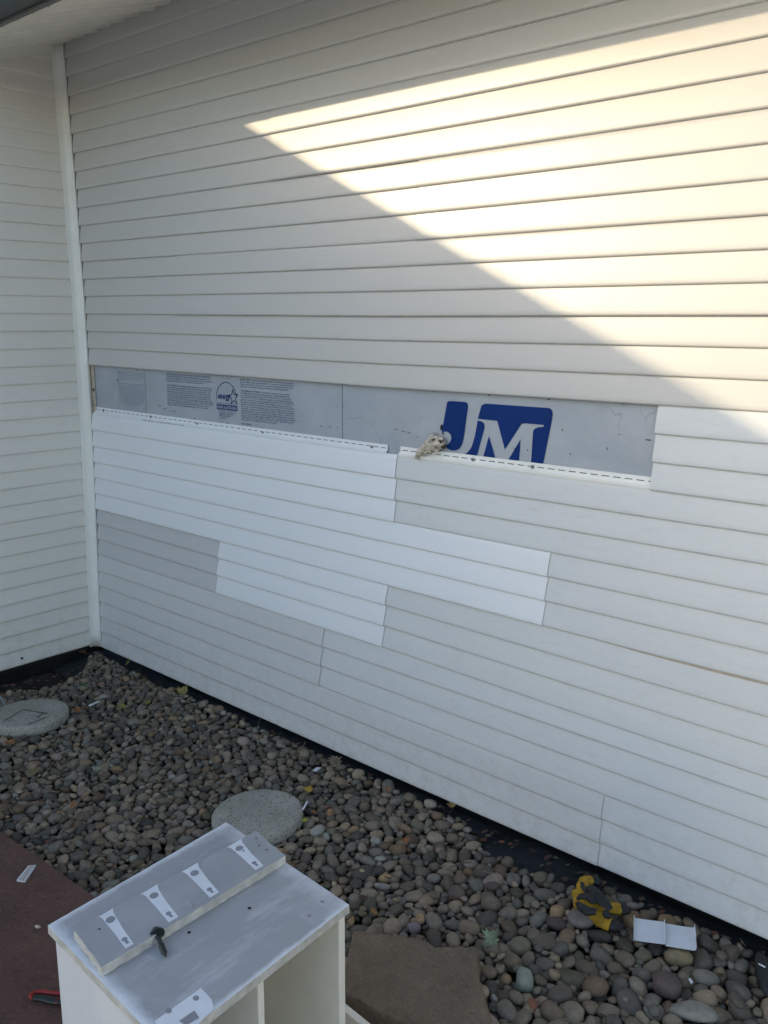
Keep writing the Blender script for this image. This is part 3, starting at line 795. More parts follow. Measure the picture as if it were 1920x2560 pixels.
for i, (x, y, r, L) in enumerate(peb):
    if L == 0: continue
    u, v, d = px((x, y, -.05))
    if -5 < u < 1925 and v < 2565 and not inpoly(u, v, CABPX): scored.append((r / d, i))
scored.sort(reverse=True); big = set(i for _, i in scored[:300])
SV, SF, SC = [], [], []; nv = 0
for i, (x, y, r, L) in enumerate(peb):
    z = bedz(x, y) + (.004, .021, .036)[L] + rng.uniform(-.004, .004) - .003
    col = TINTS[rng.choice(len(TINTS), p=TW)] * rng.uniform(.50, 1.48)
    if rng.random() < .012: col = np.array((.34, .32, .27)) * rng.uniform(.7, 1)
    V = pebble(r, x, y, z, IV if i in big else IV1, .32 if L < 2 else .2)
    if i in big:
        o = mesh('river_pebble', V.tolist(), IF.tolist(), M_stone, smooth=True)
        tag(o, 'smooth rounded river pebble among the largest ones showing in the bed', 'pebble', 'largest showing river pebbles of the bed')
        o.data.attributes.new('tint', 'FLOAT_COLOR', 'POINT').data.foreach_set('color', np.tile([*col, 1.0], len(V)).astype(np.float32))
    else:
        SV.append(V); SF.append(IF1 + nv); nv += len(V); SC.append(np.tile([*col, 1.0], (len(V), 1)))
SV = np.concatenate(SV); SF = np.concatenate(SF); SC = np.concatenate(SC)
me = bpy.data.meshes.new('river_pebbles')
me.vertices.add(len(SV)); me.vertices.foreach_set('co', SV.ravel().astype(np.float32))
me.loops.add(SF.size); me.loops.foreach_set('vertex_index', SF.ravel().astype(np.int32))
me.polygons.add(len(SF)); me.polygons.foreach_set('loop_start', np.arange(0, SF.size, 3, dtype=np.int32))
me.update(); me.validate()
me.attributes.new('tint', 'FLOAT_COLOR', 'POINT').data.foreach_set('color', SC.ravel().astype(np.float32))
o = link('river_pebbles', me, M_stone, smooth=True)
tag(o, 'bed of smaller grey and brown river pebbles along the house walls', 'pebbles', kind='stuff')
print('pebbles', len(peb), 'faces', len(SF))

# ------------------------------------------------------------------ painted cabinet used as a work bench
def mat_spray():
    m, nt, b = new_mat('grey_overspray'); v = coords(nt)
    at_ = nt.nodes.new('ShaderNodeAttribute'); at_.attribute_name = 'edge'
    n = noise(nt, v, 14, 5, .65)
    ad = nt.nodes.new('ShaderNodeMath'); ad.operation = 'MULTIPLY_ADD'; nt.links.new(n, ad.inputs[0]); ad.inputs[1].default_value = .55; nt.links.new(at_.outputs['Fac'], ad.inputs[2])
    f = ramp(nt, ad.outputs[0], [(.30, 0.0), (.62, 1.0)])
    g = ramp(nt, noise(nt, v, 5, 4), [(.3, (.34, .35, .365)), (.7, (.41, .42, .435))])
    cl = ramp(nt, noise(nt, coords(nt, (1, 1.3, 1)), 9, 5, .7), [(.60, 0.0), (.78, .45)])
    g = mix(nt, cl, g, (.56, .57, .60))
    sc = ramp(nt, noise(nt, coords(nt, (90, 8, 1)), 1, 3, .6), [(.70, 0.0), (.76, .35)])
    g = mix(nt, sc, g, (.45, .46, .48))
    c = mix(nt, f, (.72, .74, .78), g)
    ws = ramp(nt, noise(nt, coords(nt, (26, 5, 1)), 1, 5, .7), [(.52, 0.0), (.72, .55)])
    c = mix(nt, ws, c, (.66, .67, .70))
    dk = ramp(nt, noise(nt, v, 170, 3, .7), [(.70, 0.0), (.74, .6)])
    c = mix(nt, dk, c, (.12, .12, .13))
    nt.links.new(c, b.inputs['Base Color']); b.inputs['Roughness'].default_value = .45
    bump(nt, b, noise(nt, v, 120, 5), .25, .0008)
    return m
M_spray = mat_spray()
M_cab = simple('cream_cabinet_paint', (.86, .80, .69), .5, .06, 7, .12, .0006, bsc=60)
def mat_scuffed():
    m, nt, b = new_mat('scuffed_white_paint'); v = coords(nt)
    c = ramp(nt, noise(nt, v, 6, 4), [(.3, (.70, .69, .70)), (.7, (.78, .77, .77))])
    s = ramp(nt, noise(nt, coords(nt, (70, 70, 9)), 1, 4, .7), [(.66, 0.0), (.72, .7)])
    c = mix(nt, s, c, (.22, .21, .21))
    nt.links.new(c, b.inputs['Base Color']); b.inputs['Roughness'].default_value = .5
    bump(nt, b, noise(nt, v, 90, 4), .15, .0006); return m
M_scuff = mat_scuffed()
M_ghost = simple('bare_white_ghost', (.74, .77, .81), .45, .04, 30, .1, .0005)
M_ghole = simple('grey_ghost_hole', (.27, .27, .30), .5, .08, 60)
M_edge = simple('chipped_cream_edge', (.56, .53, .48), .6, .22, 40, .5, .002, bsc=160)
M_black = simple('black_plastic', (.012, .018, .018), .35, .2, 60)
aK = math.radians(-3.5); aV = aK + math.radians(7.4)
KU = Vector((math.cos(aK), math.sin(aK), 0)); KV = Vector((-math.sin(aV), math.cos(aV), 0)); K0 = Vector((2.421, -1.543, 0))
W, Dp, ZT = .400, .437, .50
K = lambda u, v, z: K0 + KU * u + KV * v + Vector((0, 0, z))
cab = empty('cabinet', K(W / 2, Dp / 2, -.03), 'small white painted open cabinet with a grey oversprayed top, standing on the brown patio', 'cabinet')
def kbox(mb, u0, u1, v0, v1, z0, z1, m=0):
    C8 = [K(u0, v0, z0), K(u1, v0, z0), K(u1, v1, z0), K(u0, v1, z0), K(u0, v0, z1), K(u1, v0, z1), K(u1, v1, z1), K(u0, v1, z1)]
    mb.add(C8, [(0, 3, 2, 1), (4, 5, 6, 7), (0, 1, 5, 4), (1, 2, 6, 5), (2, 3, 7, 6), (3, 0, 4, 7)], m)
def part(name, args, mat, bev=.0018, label=None):
    mb = MB(); kbox(mb, *args); o = mb.build(name, mat, cab); add_mod(o, 'BEVEL', width=bev, segments=2)
    if label: o['label'] = label
    return o
# the top: fine grid so the spray can fade towards its rim
nu, nv_ = 40, 44; th = .017
V = []; E_ = []
for j in range(nv_ + 1):
    for i in range(nu + 1):
        u_, v_ = W * i / nu, Dp * j / nv_
        e = min(u_, W - u_, v_, Dp - v_); wz = -.0012 if e < .001 else 0
        jx = .0012 * mn.noise(Vector((u_ * 60, v_ * 60, 1))) if e < .001 else 0
        V.append(K(u_ + jx, v_ + jx, ZT + wz)); 
        k1 = min(1, max(0, v_ / .030)); k2 = min(1, max(0, (Dp - v_) / .06)); k3 = min(1, u_ / .022); k4 = min(1, (W - u_) / .012)
        E_.append(.42 * min(k1, k3, k4) * (.35 + .65 * k2))
n0 = len(V)
F = [(j * (nu + 1) + i, j * (nu + 1) + i + 1, (j + 1) * (nu + 1) + i + 1, (j + 1) * (nu + 1) + i) for j in range(nv_) for i in range(nu)]
rim = [i for i in range(nu + 1)] + [(j) * (nu + 1) + nu for j in range(1, nv_ + 1)] + [nv_ * (nu + 1) + i for i in range(nu - 1, -1, -1)] + [j * (nu + 1) for j in range(nv_ - 1, 0, -1)]
MI = [0] * len(F)
for k in rim: V.append(V[k] - Vector((0, 0, th))); E_.append(0)
for a_ in range(len(rim)):
    b_ = (a_ + 1) % len(rim); F.append((rim[a_], n0 + a_, n0 + b_, rim[b_])); MI.append(1)
F.append(tuple(n0 + a_ for a_ in range(len(rim)))); MI.append(1)
# ghosts of parts that lay on the top while it was sprayed
def ghost(poly, z, m):
    n = len(V); V.extend(K(a, b, z) for a, b in poly); E_.extend([0] * len(poly)); F.append(tuple(range(n, n + len(poly)))); MI.append(m)
ell = lambda cu, cv, a, b, k=20: [(cu + a * math.cos(2 * math.pi * i / k), cv + b * math.sin(2 * math.pi * i / k)) for i in range(k)]
sk = lambda u, v: (u + .135 * v, v)
ghost([sk(*p) for p in ((.341, .018), (.331, .111), (.365, .109), (.385, .10), (.41, .0), (.39, -.02))][:5], ZT + .0004, 2)
for c_ in ((.338, .045), (.345, .092), (.372, .02)): ghost(ell(*sk(*c_), .006, .005), ZT + .0008, 3)
ghost([sk(.368, .045), sk(.366, .075), sk(.385, .072), sk(.384, .048)], ZT + .0008, 3)
ghost([sk(*p) for p in ((.30, .345), (.298, .372), (.345, .372), (.346, .345))], ZT + .0004, 4)
ghost(ell(*sk(.315, .36), .004, .004), ZT + .0008, 3); ghost(ell(*sk(.300, .405), .004, .004), ZT + .0006, 3)
o = mesh('cabinet_top', V, F, [M_spray, M_edge, M_ghost, M_ghole, simple('half_sprayed', (.40, .41, .44), .45, .05, 30)], cab, mi=MI)
o.data.attributes.new('edge', 'FLOAT', 'POINT').data.foreach_set('value', np.array(E_, dtype=np.float32))
zt = ZT - th - .0005; zb = -.03
side = part('side_panel', (.010, W - .004, .008, .026, zb, zt), M_scuff, label='scuffed white side panel')
part('side_panel', (.010, W - .004, Dp - .026, Dp - .008, zb, zt), M_cab, label='cream side panel')
part('back_panel', (.0105, .020, .0265, Dp - .0265, zb, zt), M_cab)
part('divider', (.0205, W - .012, .205, .220, .0855, zt), M_cab)
part('shelf', (.0205, W - .008, .0265, Dp - .0265, .070, .085), M_cab)
mb = MB()
for (a_, b_) in ((.219, .294), (.199, .174)):
    mb = MB(); c_ = sk(a_, b_); P = K(c_[0], c_[1], ZT + .0006); mb.add([(P.x + .0045 * math.cos(t_) * random.uniform(.7, 1), P.y + .0045 * math.sin(t_) * random.uniform(.7, 1), P.z) for t_ in np.linspace(0, 5.7, 9)], [tuple(range(9))])
    mb.build('screw_hole', M_dark, cab)

# board lying on the top
T3 = lambda x, y, z: G(x / 1.728, 2000 + y / 1.728, z)
B00, B10, B11, B01 = T3(318, 560, .5195), T3(440, 722, .5195), T3(1232, 240, .5195), T3(1105, 135, .5195)
bl = lambda t, s, z: Vector(((B00 * (1 - t) + B10 * t) * (1 - s) + (B01 * (1 - t) + B11 * t) * s).to_tuple()[:2] + (z,))
V, F, MI = [], [], []
nn_ = 60; rimo = []
for s in range(nn_ + 1): rimo.append((0, s / nn_))
loop = [(0.0, s / nn_) for s in range(nn_ + 1)] + [(t / 16, 1.0) for t in range(1, 17)] + [(1.0, 1 - s / nn_) for s in range(1, nn_ + 1)] + [(1 - t / 16, 0.0) for t in range(1, 16)]
def jit(t, s, z, a=.0016):
    P = bl(t, s, z); n_ = mn.noise_vector(P * 70) * a; return P + Vector((n_.x, n_.y, n_.z * .4))
A_ = [jit(t, s, .5195) for t, s in loop]; Bt = [jit(t, s, .5176, .0030) for t, s in [(min(1, max(0, (t - .5) * 1.03 + .5)), min(1, max(0, (s - .5) * 1.01 + .5))) for t, s in loop]]
Bm = [jit(t, s, .505, .0030) for t, s in loop]; Cb = [jit(t, s, .5008, .002) for t, s in loop]
Lp = len(loop); V = A_ + Bt + Bm + Cb
F = [tuple(range(Lp))[::-1], tuple(range(3 * Lp, 4 * Lp))]; MI = [0, 1]
for q in range(3):
    for i in range(Lp): j = (i + 1) % Lp; F.append((q * Lp + i, q * Lp + j, (q + 1) * Lp + j, (q + 1) * Lp + i)); MI.append(1)
def gh(poly, z, m):
    n = len(V); V.extend(bl(t, s, z) for t, s in poly); F.append(tuple(range(n, n + len(poly)))); MI.append(m)
for (s0, s1) in ((.115, .185), (.325, .415), (.545, .640), (.815, .905)):
    sm = (s0 + s1) / 2; hw = (s1 - s0) / 2
    L_ = [(.02, sm - hw * 1.05), (.06, sm - hw * .80), (.12, sm - hw * .72), (.5, sm - hw * .60), (.93, sm - hw * .55), (.93, sm + hw * .55), (.5, sm + hw * .60), (.12, sm + hw * .80), (.05, sm + hw * .92), (.0, sm + hw * 1.08)]
    gh([(t, s - .012 * t) for t, s in L_], .5199, 2)
    gh([(.21 + .075 * math.cos(a_), sm - .003 + .021 * math.sin(a_)) for a_ in np.linspace(0, 2 * math.pi, 21)[:-1]], .5203, 3)
    key = [(.75 + .045 * math.cos(a_), sm - .010 + .013 * math.sin(a_)) for a_ in np.linspace(.5, 5.8, 14)] + [(.86, sm - .016), (.87, sm - .003)]
    gh(key, .5203, 3)
o = mesh('loose_board', V, F, [simple('grey_sprayed_board', (.36, .37, .385), .45, .10, 12, .2, .0008, bsc=90), M_edge, M_ghost, M_ghole], mi=MI)
tag(o, 'grey sprayed board with four white bracket ghosts, lying on the cabinet top', 'board')
bb = o
for (t_, s_) in ((.28, .085), (.20, .965), (.42, .945), (.62, .955), (.33, .862)):
    mb = MB(); P = bl(t_, s_, .5204); mb.add([(P.x + .0022 * math.cos(a_), P.y + .0022 * math.sin(a_), P.z) for a_ in np.linspace(0, 5.5, 8)], [tuple(range(8))]); mb.build('nail_hole', M_dark, bb)
mb = MB(); a_, b_, c_ = bl(.80, .425, .520), bl(.93, .46, .520), bl(.80, .45, .535)
mb.add([a_, b_, c_, a_ + Vector((.001, .001, 0)), b_ + Vector((.001, .001, 0)), c_ + Vector((.001, .001, 0))], [(0, 1, 2), (5, 4, 3), (0, 3, 4, 1), (1, 4, 5, 2), (2, 5, 3, 0)])
o = mb.build('splinter', M_ghole, bb); o['label'] = 'grey splinter torn up at the edge of the board'

# black plastic push fastener
fh, ft = G(393, 2338, .513), G(414, 2390, .505)
fh = Vector((fh.x, fh.y, .5155)); d = (ft - fh).normalized()
mb = MB()
mb.tube([fh, fh + d * .012, fh + d * .020, ft - d * .006, ft], [.0050, .0045, .0042, .0042, .0020], 16)
for q in np.linspace(.026, (ft - fh).length - .008, 6): mb.tube([fh + d * q, fh + d * (q + .002)], [.0055, .0046], 14)
mb.tube([fh - d * .0075, fh - d * .006, fh - d * .001, fh + d * .002, fh + d * .004], [.0075, .0105, .0135, .0135, .0050], 22)
mb.tube([fh - d * .013, fh - d * .011, fh - d * .0065], [.0050, .0068, .0072], 6)
o = mb.build('push_fastener', M_black, smooth=False); tag(o, 'black flanged bolt lying on the cabinet top against the loose board', 'bolt')

# white plank standing on edge behind the cabinet
a_, b_ = G(850, 2508, .075), G(918, 2563, .075); d = (b_ - a_).normalized(); a_ = a_ - d * .12; b_ = b_ + d * .25
n_ = Vector((-d.y, d.x, 0)) * .009
mb = MB(); mb.prism([a_ - n_, b_ - n_, b_ + n_, a_ + n_], lambda p: (p.x, p.y, -.055), lambda p: (p.x, p.y, .075))
o = mb.build('white_plank', M_cab); add_mod(o, 'BEVEL', width=.002, segments=2)
tag(o, 'white plank on edge in the pebbles right of the cabinet', 'plank')

# pliers on the patio
M_red = simple('red_grip', (.30, .018, .014), .4, .15, 60, .05)
PL = lambda x, y, z=-.02: G(x / 4.1475, 2280 + y / 4.1475, z)
pr_ = empty('pliers', PL(480, 900, -.03), 'pliers with red and black grips lying on the brown patio', 'pliers')
mb = MB(); mb.tube([PL(*p) for p in ((330, 900), (315, 870), (345, 835), (420, 820), (520, 835), (620, 845), (720, 835))], [.004, .005, .0055, .0055, .0055, .005, .004], 12, flat=.8); mb.build('handle', M_red, pr_, smooth=True)
mb = MB(); mb.tube([PL(*p, -.0215) for p in ((330, 905), (370, 890), (450, 895), (540, 920), (640, 935), (740, 930))], [.0045, .008, .010, .010, .0085, .006], 12, flat=.6); mb.build('grip', M_black, pr_, smooth=True)
mb = MB(); mb.tube([PL(*p) for p in ((585, 950), (582, 920), (600, 905), (640, 900), (720, 905))], [.003, .004, .004, .004, .004], 10); mb.build('handle', M_red, pr_, smooth=True)
mb = MB(); mb.tube([PL(*p) for p in ((700, 870), (780, 870), (880, 850), (960, 830))], [.008, .010, .008, .003], 10, flat=.6); mb.build('jaw', M_steel, pr_, smooth=True)

# ------------------------------------------------------------------ work glove
M_yel = simple('yellow_glove_fabric', (.42, .24, .015), .8, .3, 50, .5, .002, bsc=300)
M_rub = simple('black_glove_rubber', (.014, .016, .016), .6, .3, 60, .4, .002, bsc=200)
g = lambda x, y, z: G(1380 + x / 4.1475, 2160 + y / 4.1475, z)
gl = empty('work_glove', g(450, 420, -.06), 'crumpled yellow and black work glove lying on the pebbles by the wall', 'glove')
mb = MB()
mb.tube([g(250, 400, -0.0390), g(330, 400, -0.0290), g(430, 420, -0.0210), g(520, 470, -0.0250), g(580, 520, -0.0340)], [0.0214, 0.0366, 0.0411, 0.0366, 0.0214], 16, flat=.7)
mb.tube([g(420, 360, -0.0190), g(370, 300, -0.0110), g(315, 225, -0.0090), g(330, 180, -0.0070), (g(400, 170, -0.0090)), g(420, 172, -0.0110)], [0.0305, 0.0244, 0.0182, 0.0168, 0.0153, 0.0137], 14, flat=.8)
mb.tube([g(370, 330, -0.0210), g(300, 305, -0.0190), g(240, 310, -0.0210), g(215, 320, -0.0250)], [0.0244, 0.0182, 0.0153, 0.0106], 14, flat=.8)
mb.tube([g(500, 440, -0.0190), g(590, 450, -0.0170), g(650, 462, -0.0190), g(712, 470, -0.0210)], [0.0275, 0.0199, 0.0182, 0.0168], 14, flat=.8)
mb.tube([g(420, 490, -0.0250), g(490, 560, -0.0270), g(560, 610, -0.0290), g(610, 635, -0.0310)], [0.0275, 0.0244, 0.0229, 0.0199], 14, flat=.8)
V, F = remeshed(mb, .0028, 5)
V = [v + mn.noise_vector(v * 45) * .0020 + mn.noise_vector(v * 120) * .0016 for v in V]
mesh('glove_body', V, F, M_yel, gl, smooth=True)
def rub(name, pts, rads, flat=.8, amp=.0012):
    mb = MB(); mb.tube(pts, rads, 14, flat=flat)
    V, F = remeshed(mb, .0022, 3); V = [v + mn.noise_vector(v * 80) * amp for v in V]
    mesh(name, V, F, M_rub, gl, smooth=True)
rub('finger_tip', [g(405, 170, -0.0090), g(440, 172, -0.0110), g(480, 185, -0.0150), g(498, 192, -0.0190)], [0.0143, 0.0156, 0.0156, 0.0078])
rub('finger_tip', [g(705, 470, -0.0210), g(745, 478, -0.0220), g(785, 486, -0.0250), g(800, 490, -0.0270)], [0.0156, 0.0163, 0.0143, 0.0078])
rub('finger_tip', [g(600, 630, -0.0310), g(650, 645, -0.0310), g(710, 652, -0.0330), g(740, 655, -0.0360)], [0.0189, 0.0189, 0.0169, 0.0091])
rub('rubber_trim', [g(395, 235, 0.0150), g(440, 290, 0.0190), g(500, 360, 0.0190), g(560, 420, 0.0150), (g(610, 470, 0.0090))], [0.0135, 0.0180, 0.0195, 0.0165, 0.0105], .45)
rub('rubber_trim', [g(255, 370, 0.0050), g(300, 335, 0.0150), g(360, 335, 0.0190), g(410, 370, 0.0210), (g(440, 410, 0.0210))], [0.0060, 0.0097, 0.0105, 0.0105, 0.0075], .6)
rub('rubber_trim', [g(262, 400, 0.0050), g(310, 450, 0.0110), g(370, 490, 0.0130), g(430, 490, 0.0130), g(450, 460, 0.0190)], [0.0075, 0.0150, 0.0180, 0.0150, 0.0060], .6)
rub('rubber_trim', [g(310, 190, 0.0150), g(320, 240, 0.0170), g(360, 290, 0.0190)], [0.0060, 0.0075, 0.0075], .5)
rub('rubber_trim', [g(530, 500, 0.0090), g(560, 520, 0.0050), g(600, 540, -0.0010)], [0.0090, 0.0150, 0.0120], .6)

# ------------------------------------------------------------------ siding offcut
qd = [g(853, 562, -.010), g(1482, 690, -.008), g(1500, 925, -.014), g(850, 792, -.016)]
V = []; prof_o = []
L1 = 26
for i in range(L1 + 1):
    s = i / L1
    h = .006 * (1 - abs(2 * ((s * 2) % 1.0) - 1)) * 0
    ph = (s / .5) % 1.0
    h = .011 * ph if s < .5 else .011 * ((s - .5) / .5)
    prof_o.append((s, h))
sec = [(-.006, -.002), (-.010, .004), (-.004, .010), (.0, .0075)] + [(s * 1.0, .0010 + .006 * (s / .5) ** 1.4) for s in np.linspace(0.01, .49, 10)] + [(.497, .0095), (.493, .0135), (.503, .0145), (.508, .0060)] + [(s, .0030 + .004 * ((s - .5) / .5) ** 1.4) for s in np.linspace(.515, .96, 9)] + [(.985, .010), (.990, .018)]
ny = 8
for j in range(ny + 1):
    t = j / ny
    for k_, (s, h) in enumerate(sec):
        jag = .012 * mn.noise(Vector((t * 9, 3, 0))) if k_ > len(sec) - 4 else 0
        A = qd[0].lerp(qd[1], s + jag); B = qd[3].lerp(qd[2], s + jag); P = A.lerp(B, t); P.z += h; V.append(P)
n = len(sec); F = [(j * n + k, j * n + k + 1, (j + 1) * n + k + 1, (j + 1) * n + k) for j in range(ny) for k in range(n - 1)]
o = mesh('siding_offcut', V, F, simple('offcut_vinyl', (.66, .68, .72), .4, .04, 20, .05, .0004), smooth=True)
add_mod(o, 'SOLIDIFY', thickness=.0013, offset=0); add_mod(o, 'EDGE_SPLIT', split_angle=math.radians(45))
tag(o, 'white two-course vinyl siding offcut lying on the pebbles', 'siding offcut')

# black tool at the right border
e = lambda x, y, z: G(1700 + x / 7.54, 2300 + y / 7.54, z)
bt = empty('black_tool', e(1560, 900, -.06), 'black rubbery object with a white streak among the pebbles at the right', 'tool')
mb = MB(); mb.tube([e(1500, 640, -.030), e(1535, 760, -.022), e(1560, 900, -.022), e(1590, 1100, -.026), e(1650, 1300, -.032), e(1760, 1500, -.04)], [.010, .017, .018, .017, .018, .016], 16, flat=.8)
mb.tube([e(1560, 900, -.03), e(1500, 1020, -.036), e(1500, 1180, -.04), e(1560, 1330, -.04)], [.014, .012, .010, .006], 12)
V, F = remeshed(mb, .003, 3); mesh('tool_body', V, F, M_rub, bt, smooth=True)
mb = MB(); mb.tube([e(1480, 822, -.004), e(1545, 858, -.001), e(1608, 893, -.003)], [.0012, .0022, .0016], 8); mb.build('streak', M_ghost, bt)

# ------------------------------------------------------------------ small litter
M_chip = simple('white_chip', (.70, .72, .74), .5, .06, 40)
def chip(name, quad, th, mat, label, cat):
    mb = MB(); mb.prism(quad, lambda p: (p.x, p.y, p.z - th), lambda p: (p.x, p.y, p.z)); o = mb.build(name, mat); return tag(o, label, cat)
q6 = lambda x, y, z: G(x / 1.728, 2000 + y / 1.728, z)
sc_ = empty('siding_scrap', q6(115, 315, -.03), 'ribbed white plastic scrap on the brown patio', 'scrap')
mb = MB(); mb.prism([q6(72, 345, -.024), q6(122, 283, -.024), q6(155, 280, -.024), q6(108, 350, -.024)], lambda p: (p.x, p.y, -.0295), lambda p: (p.x, p.y, -.024)); mb.build('plate', M_chip, sc_)
for k in (.3, .65):
    A = q6(72, 345, -.022).lerp(q6(108, 350, -.022), k); B = q6(122, 283, -.022).lerp(q6(155, 280, -.022), k)
    mb = MB(); mb.tube([A, B], .0016, 6); mb.build('rib', M_tan, sc_)
mb = MB(); mb.tube([q6(155, 546, -.028), q6(165, 548, -.024), q6(176, 550, -.028)], [.004, .005, .002], 8); o = mb.build('wood_crumb', M_tan, smooth=True); tag(o, 'tiny tan crumb on the patio left of the cabinet', 'crumb')
q5 = lambda x, y, z=-.04: G(x / 1.728, 1560 + y / 1.728, z)
def stick(a, b, w_, lab, z=-.02):
    A, B = q5(*a, z), q5(*b, z); d = (B - A).normalized(); n_ = Vector((-d.y, d.x, 0)) * w_ / 2
    chip('plastic_strip', [A - n_, B - n_, B + n_, A + n_], .003, M_chip, lab, 'plastic strip')
stick((1308, 800), (1328, 765), .006, 'short white plastic strip leaning beside the stepping stone behind the cabinet', -.015)
stick((385, 352), (428, 332), .010, 'short pale plastic strip near the far stepping stone', -.03)
chip('plastic_chip', [q5(1352, 632, -.03), q5(1368, 618, -.03), q5(1388, 620, -.03), q5(1366, 636, -.03)], .002, M_chip, 'small white chip left of the big dry leaf', 'chip')
chip('plastic_chip', [e(160, 1110, -.03), e(190, 1090, -.03), e(245, 1165, -.03), e(210, 1200, -.03)], .002, M_chip, 'small pale chip between pebbles below the siding offcut', 'chip')
# grey hose at the left border
mb = MB(); mb.tube([q5(-60, 270, -.05), q5(-20, 300, -.03), q5(8, 325, -.03), q5(28, 358, -.04), q5(40, 380, -.06)], .006, 12)
tag(mb.build('hose', simple('grey_hose', (.20, .22, .23), .45, .1, 30), smooth=True), 'thin grey hose curving past the far stepping stone', 'hose')

# leaves: lobed outline, curled blade, stalk
LEAF = [(0, -.10), (.10, -.16), (.34, -.30), (.30, -.08), (.62, -.12), (.50, .06), (.95, .18), (.66, .30), (.78, .52), (.44, .46), (.36, .62), (.30, .80), (.14, .74), (0, 1.12)]
LEAF = LEAF + [(-x, y) for x, y in LEAF[-2:0:-1]]
OAK = [(0, -.3), (.12, -.2), (.42, -.12), (.30, .05), (.62, .22), (.38, .34), (.74, .60), (.42, .62), (.46, .92), (.2, .86), (0, 1.15)]
OAK = OAK + [(-x, y) for x, y in OAK[-2:0:-1]]
def leaf(P, size, rz, col, label, shape=LEAF, tiltx=0, curl=.25, name='fallen_leaf', group=None):
    root = mn.random_unit_vector() if False else None
    ctr = (0, .32); rings = [1.0, .72, .42, .15]; V = []; n = len(shape)
    ph = random.uniform(0, 6)
    for q in rings:
        for (x, y) in shape:
            X, Y = (x - ctr[0]) * q, (y - ctr[1]) * q
            z = curl * (X * X * .9 + .35 * math.sin(3 * Y + ph) * abs(Y)) + .05 * math.sin(5 * X + ph)
            V.append((X, Y, z))
    V.append((0, 0, .0)); F = []
    for r_ in range(3):
        for i in range(n): j = (i + 1) % n; F.append((r_ * n + i, r_ * n + j, (r_ + 1) * n + j, (r_ + 1) * n + i))
    F += [(3 * n + i, 3 * n + (i + 1) % n, 4 * n) for i in range(n)]
    P = P + Vector((0, 0, .014)); size = size * 1.1
    R = Matrix.Translation(P) @ Matrix.Rotation(rz, 4, 'Z') @ Matrix.Rotation(tiltx, 4, 'X')
    V = [R @ (Vector(v) * size) for v in V]
    key = tuple(round(c, 2) for c in col)
    if key not in LM: LM[key] = simple('leaf_%d' % len(LM), col, .7, .35, 35, .3, .001)
    mb = MB(); mb.add(V, F)
    o = mb.build(name, LM[key], smooth=False)
    add_mod(o, 'SOLIDIFY', thickness=.0006)
    tag(o, label, 'leaf', group)
    st = MB(); st.tube([R @ (Vector((0, -.55, .02)) * size), R @ (Vector((.05, -.95, .06)) * size)], .0008, 6); st.build('stalk', LM[key], o)
LM = {}
YG, OR, TN, GR, PG, YE, BR = (.16, .17, .035), (.22, .085, .025), (.20, .14, .08), (.05, .12, .03), (.22, .25, .17), (.34, .22, .03), (.16, .125, .085)
leaf(q5(1448, 612, .0), .038, 1.2, BR, 'big dry grey brown oak leaf curled against the wall', OAK, .5, .5)
leaf(q5(1335, 728, -.035), .020, .3, YE, 'small yellow leaf beyond the stepping stone behind the cabinet', LEAF, .5, .4)
leaf(c2(1480, 270, -.005), .032, -.3, (.20, .25, .15), 'pale green maple leaf standing at the corner of the sandstone block', LEAF, .7, .4)
leaf(q5(420, 638, -.035), .020, .5, PG, 'pale grey green leaf in the middle of the pebbles', LEAF, .3, .3)
leaf(q5(355, 130, -.045), .034, 2.2, (.17, .095, .045), 'brown curled leaf under the corner post', OAK, .4, .4)
leaf(q5(255, 146, -.05), .022, 1.0, YG, 'yellow green leaf under the left wall', OAK, .2, .3)
leaf(q5(552, 180, -.045), .022, -.4, YG, 'yellow green leaf standing near the corner under the long wall', OAK, .9, .4)
leaf(q5(368, 272, -.04), .013, .8, GR, 'fresh green leaf beyond the far stepping stone', LEAF, .3, .3)
leaf(q5(528, 366, -.035), .024, 2.0, YG, 'yellow green narrow leaf right of the far stepping stone', OAK, .2, .3)
leaf(q5(795, 300, -.035), .036, .2, (.22, .17, .05), 'curled yellow brown leaf by the wall in front of the dark gap', LEAF, .9, .6)
leaf(q5(335, 385, -.035), .022, 1.4, OR, 'orange brown leaf at the edge of the far stepping stone', OAK, .3, .4)
leaf(q5(45, 524, -.035), .024, 1.8, (.26, .10, .03), 'orange leaf below the far stepping stone', OAK, .2, .3)
leaf(q5(932, 602, -.03), .026, 1.3, TN, 'tan leaf in the pebbles between wall and patio', OAK, .3, .4)
leaf(q5(150, 655, -.035), .026, .6, (.15, .12, .06), 'dull brown leaf at the left of the pebble bed', OAK, .2, .4)
leaf(q5(816, 580, -.03), .013, 2.5, YG, 'tiny yellow green leaf near the tan leaf', LEAF, .3, .3)
leaf(q5(316, 796, -.03), .018, .1, OR, 'small orange leaf standing in the pebbles by the patio', OAK, .9, .3)
leaf(q5(1316, 862, -.03), .012, .4, (.22, .24, .03), 'tiny bright yellow green leaf at the stepping stone rim', LEAF, .4, .3)
leaf(q5(1355, 828, -.03), .013, 2.0, OR, 'tiny rust coloured leaf right of the stepping stone rim', OAK, .3, .3)
leaf(q5(1424, 830, -.03), .016, .0, (.26, .13, .05), 'narrow tan leaf standing between pebbles right of the stepping stone', OAK, 1.1, .3)
leaf(q5(640, 350, -.035), .017, .4, YG, 'dull olive leaf below the curled yellow brown leaf', LEAF, .4, .4)
leaf(q5(960, 690, -.03), .013, 1.4, TN, 'small curled tan leaf below the middle of the bed', LEAF, .4, .4)
cc = lambda x, y, z=-.03: G(860 + x / 1.565, 1900 + y / 1.565, z)
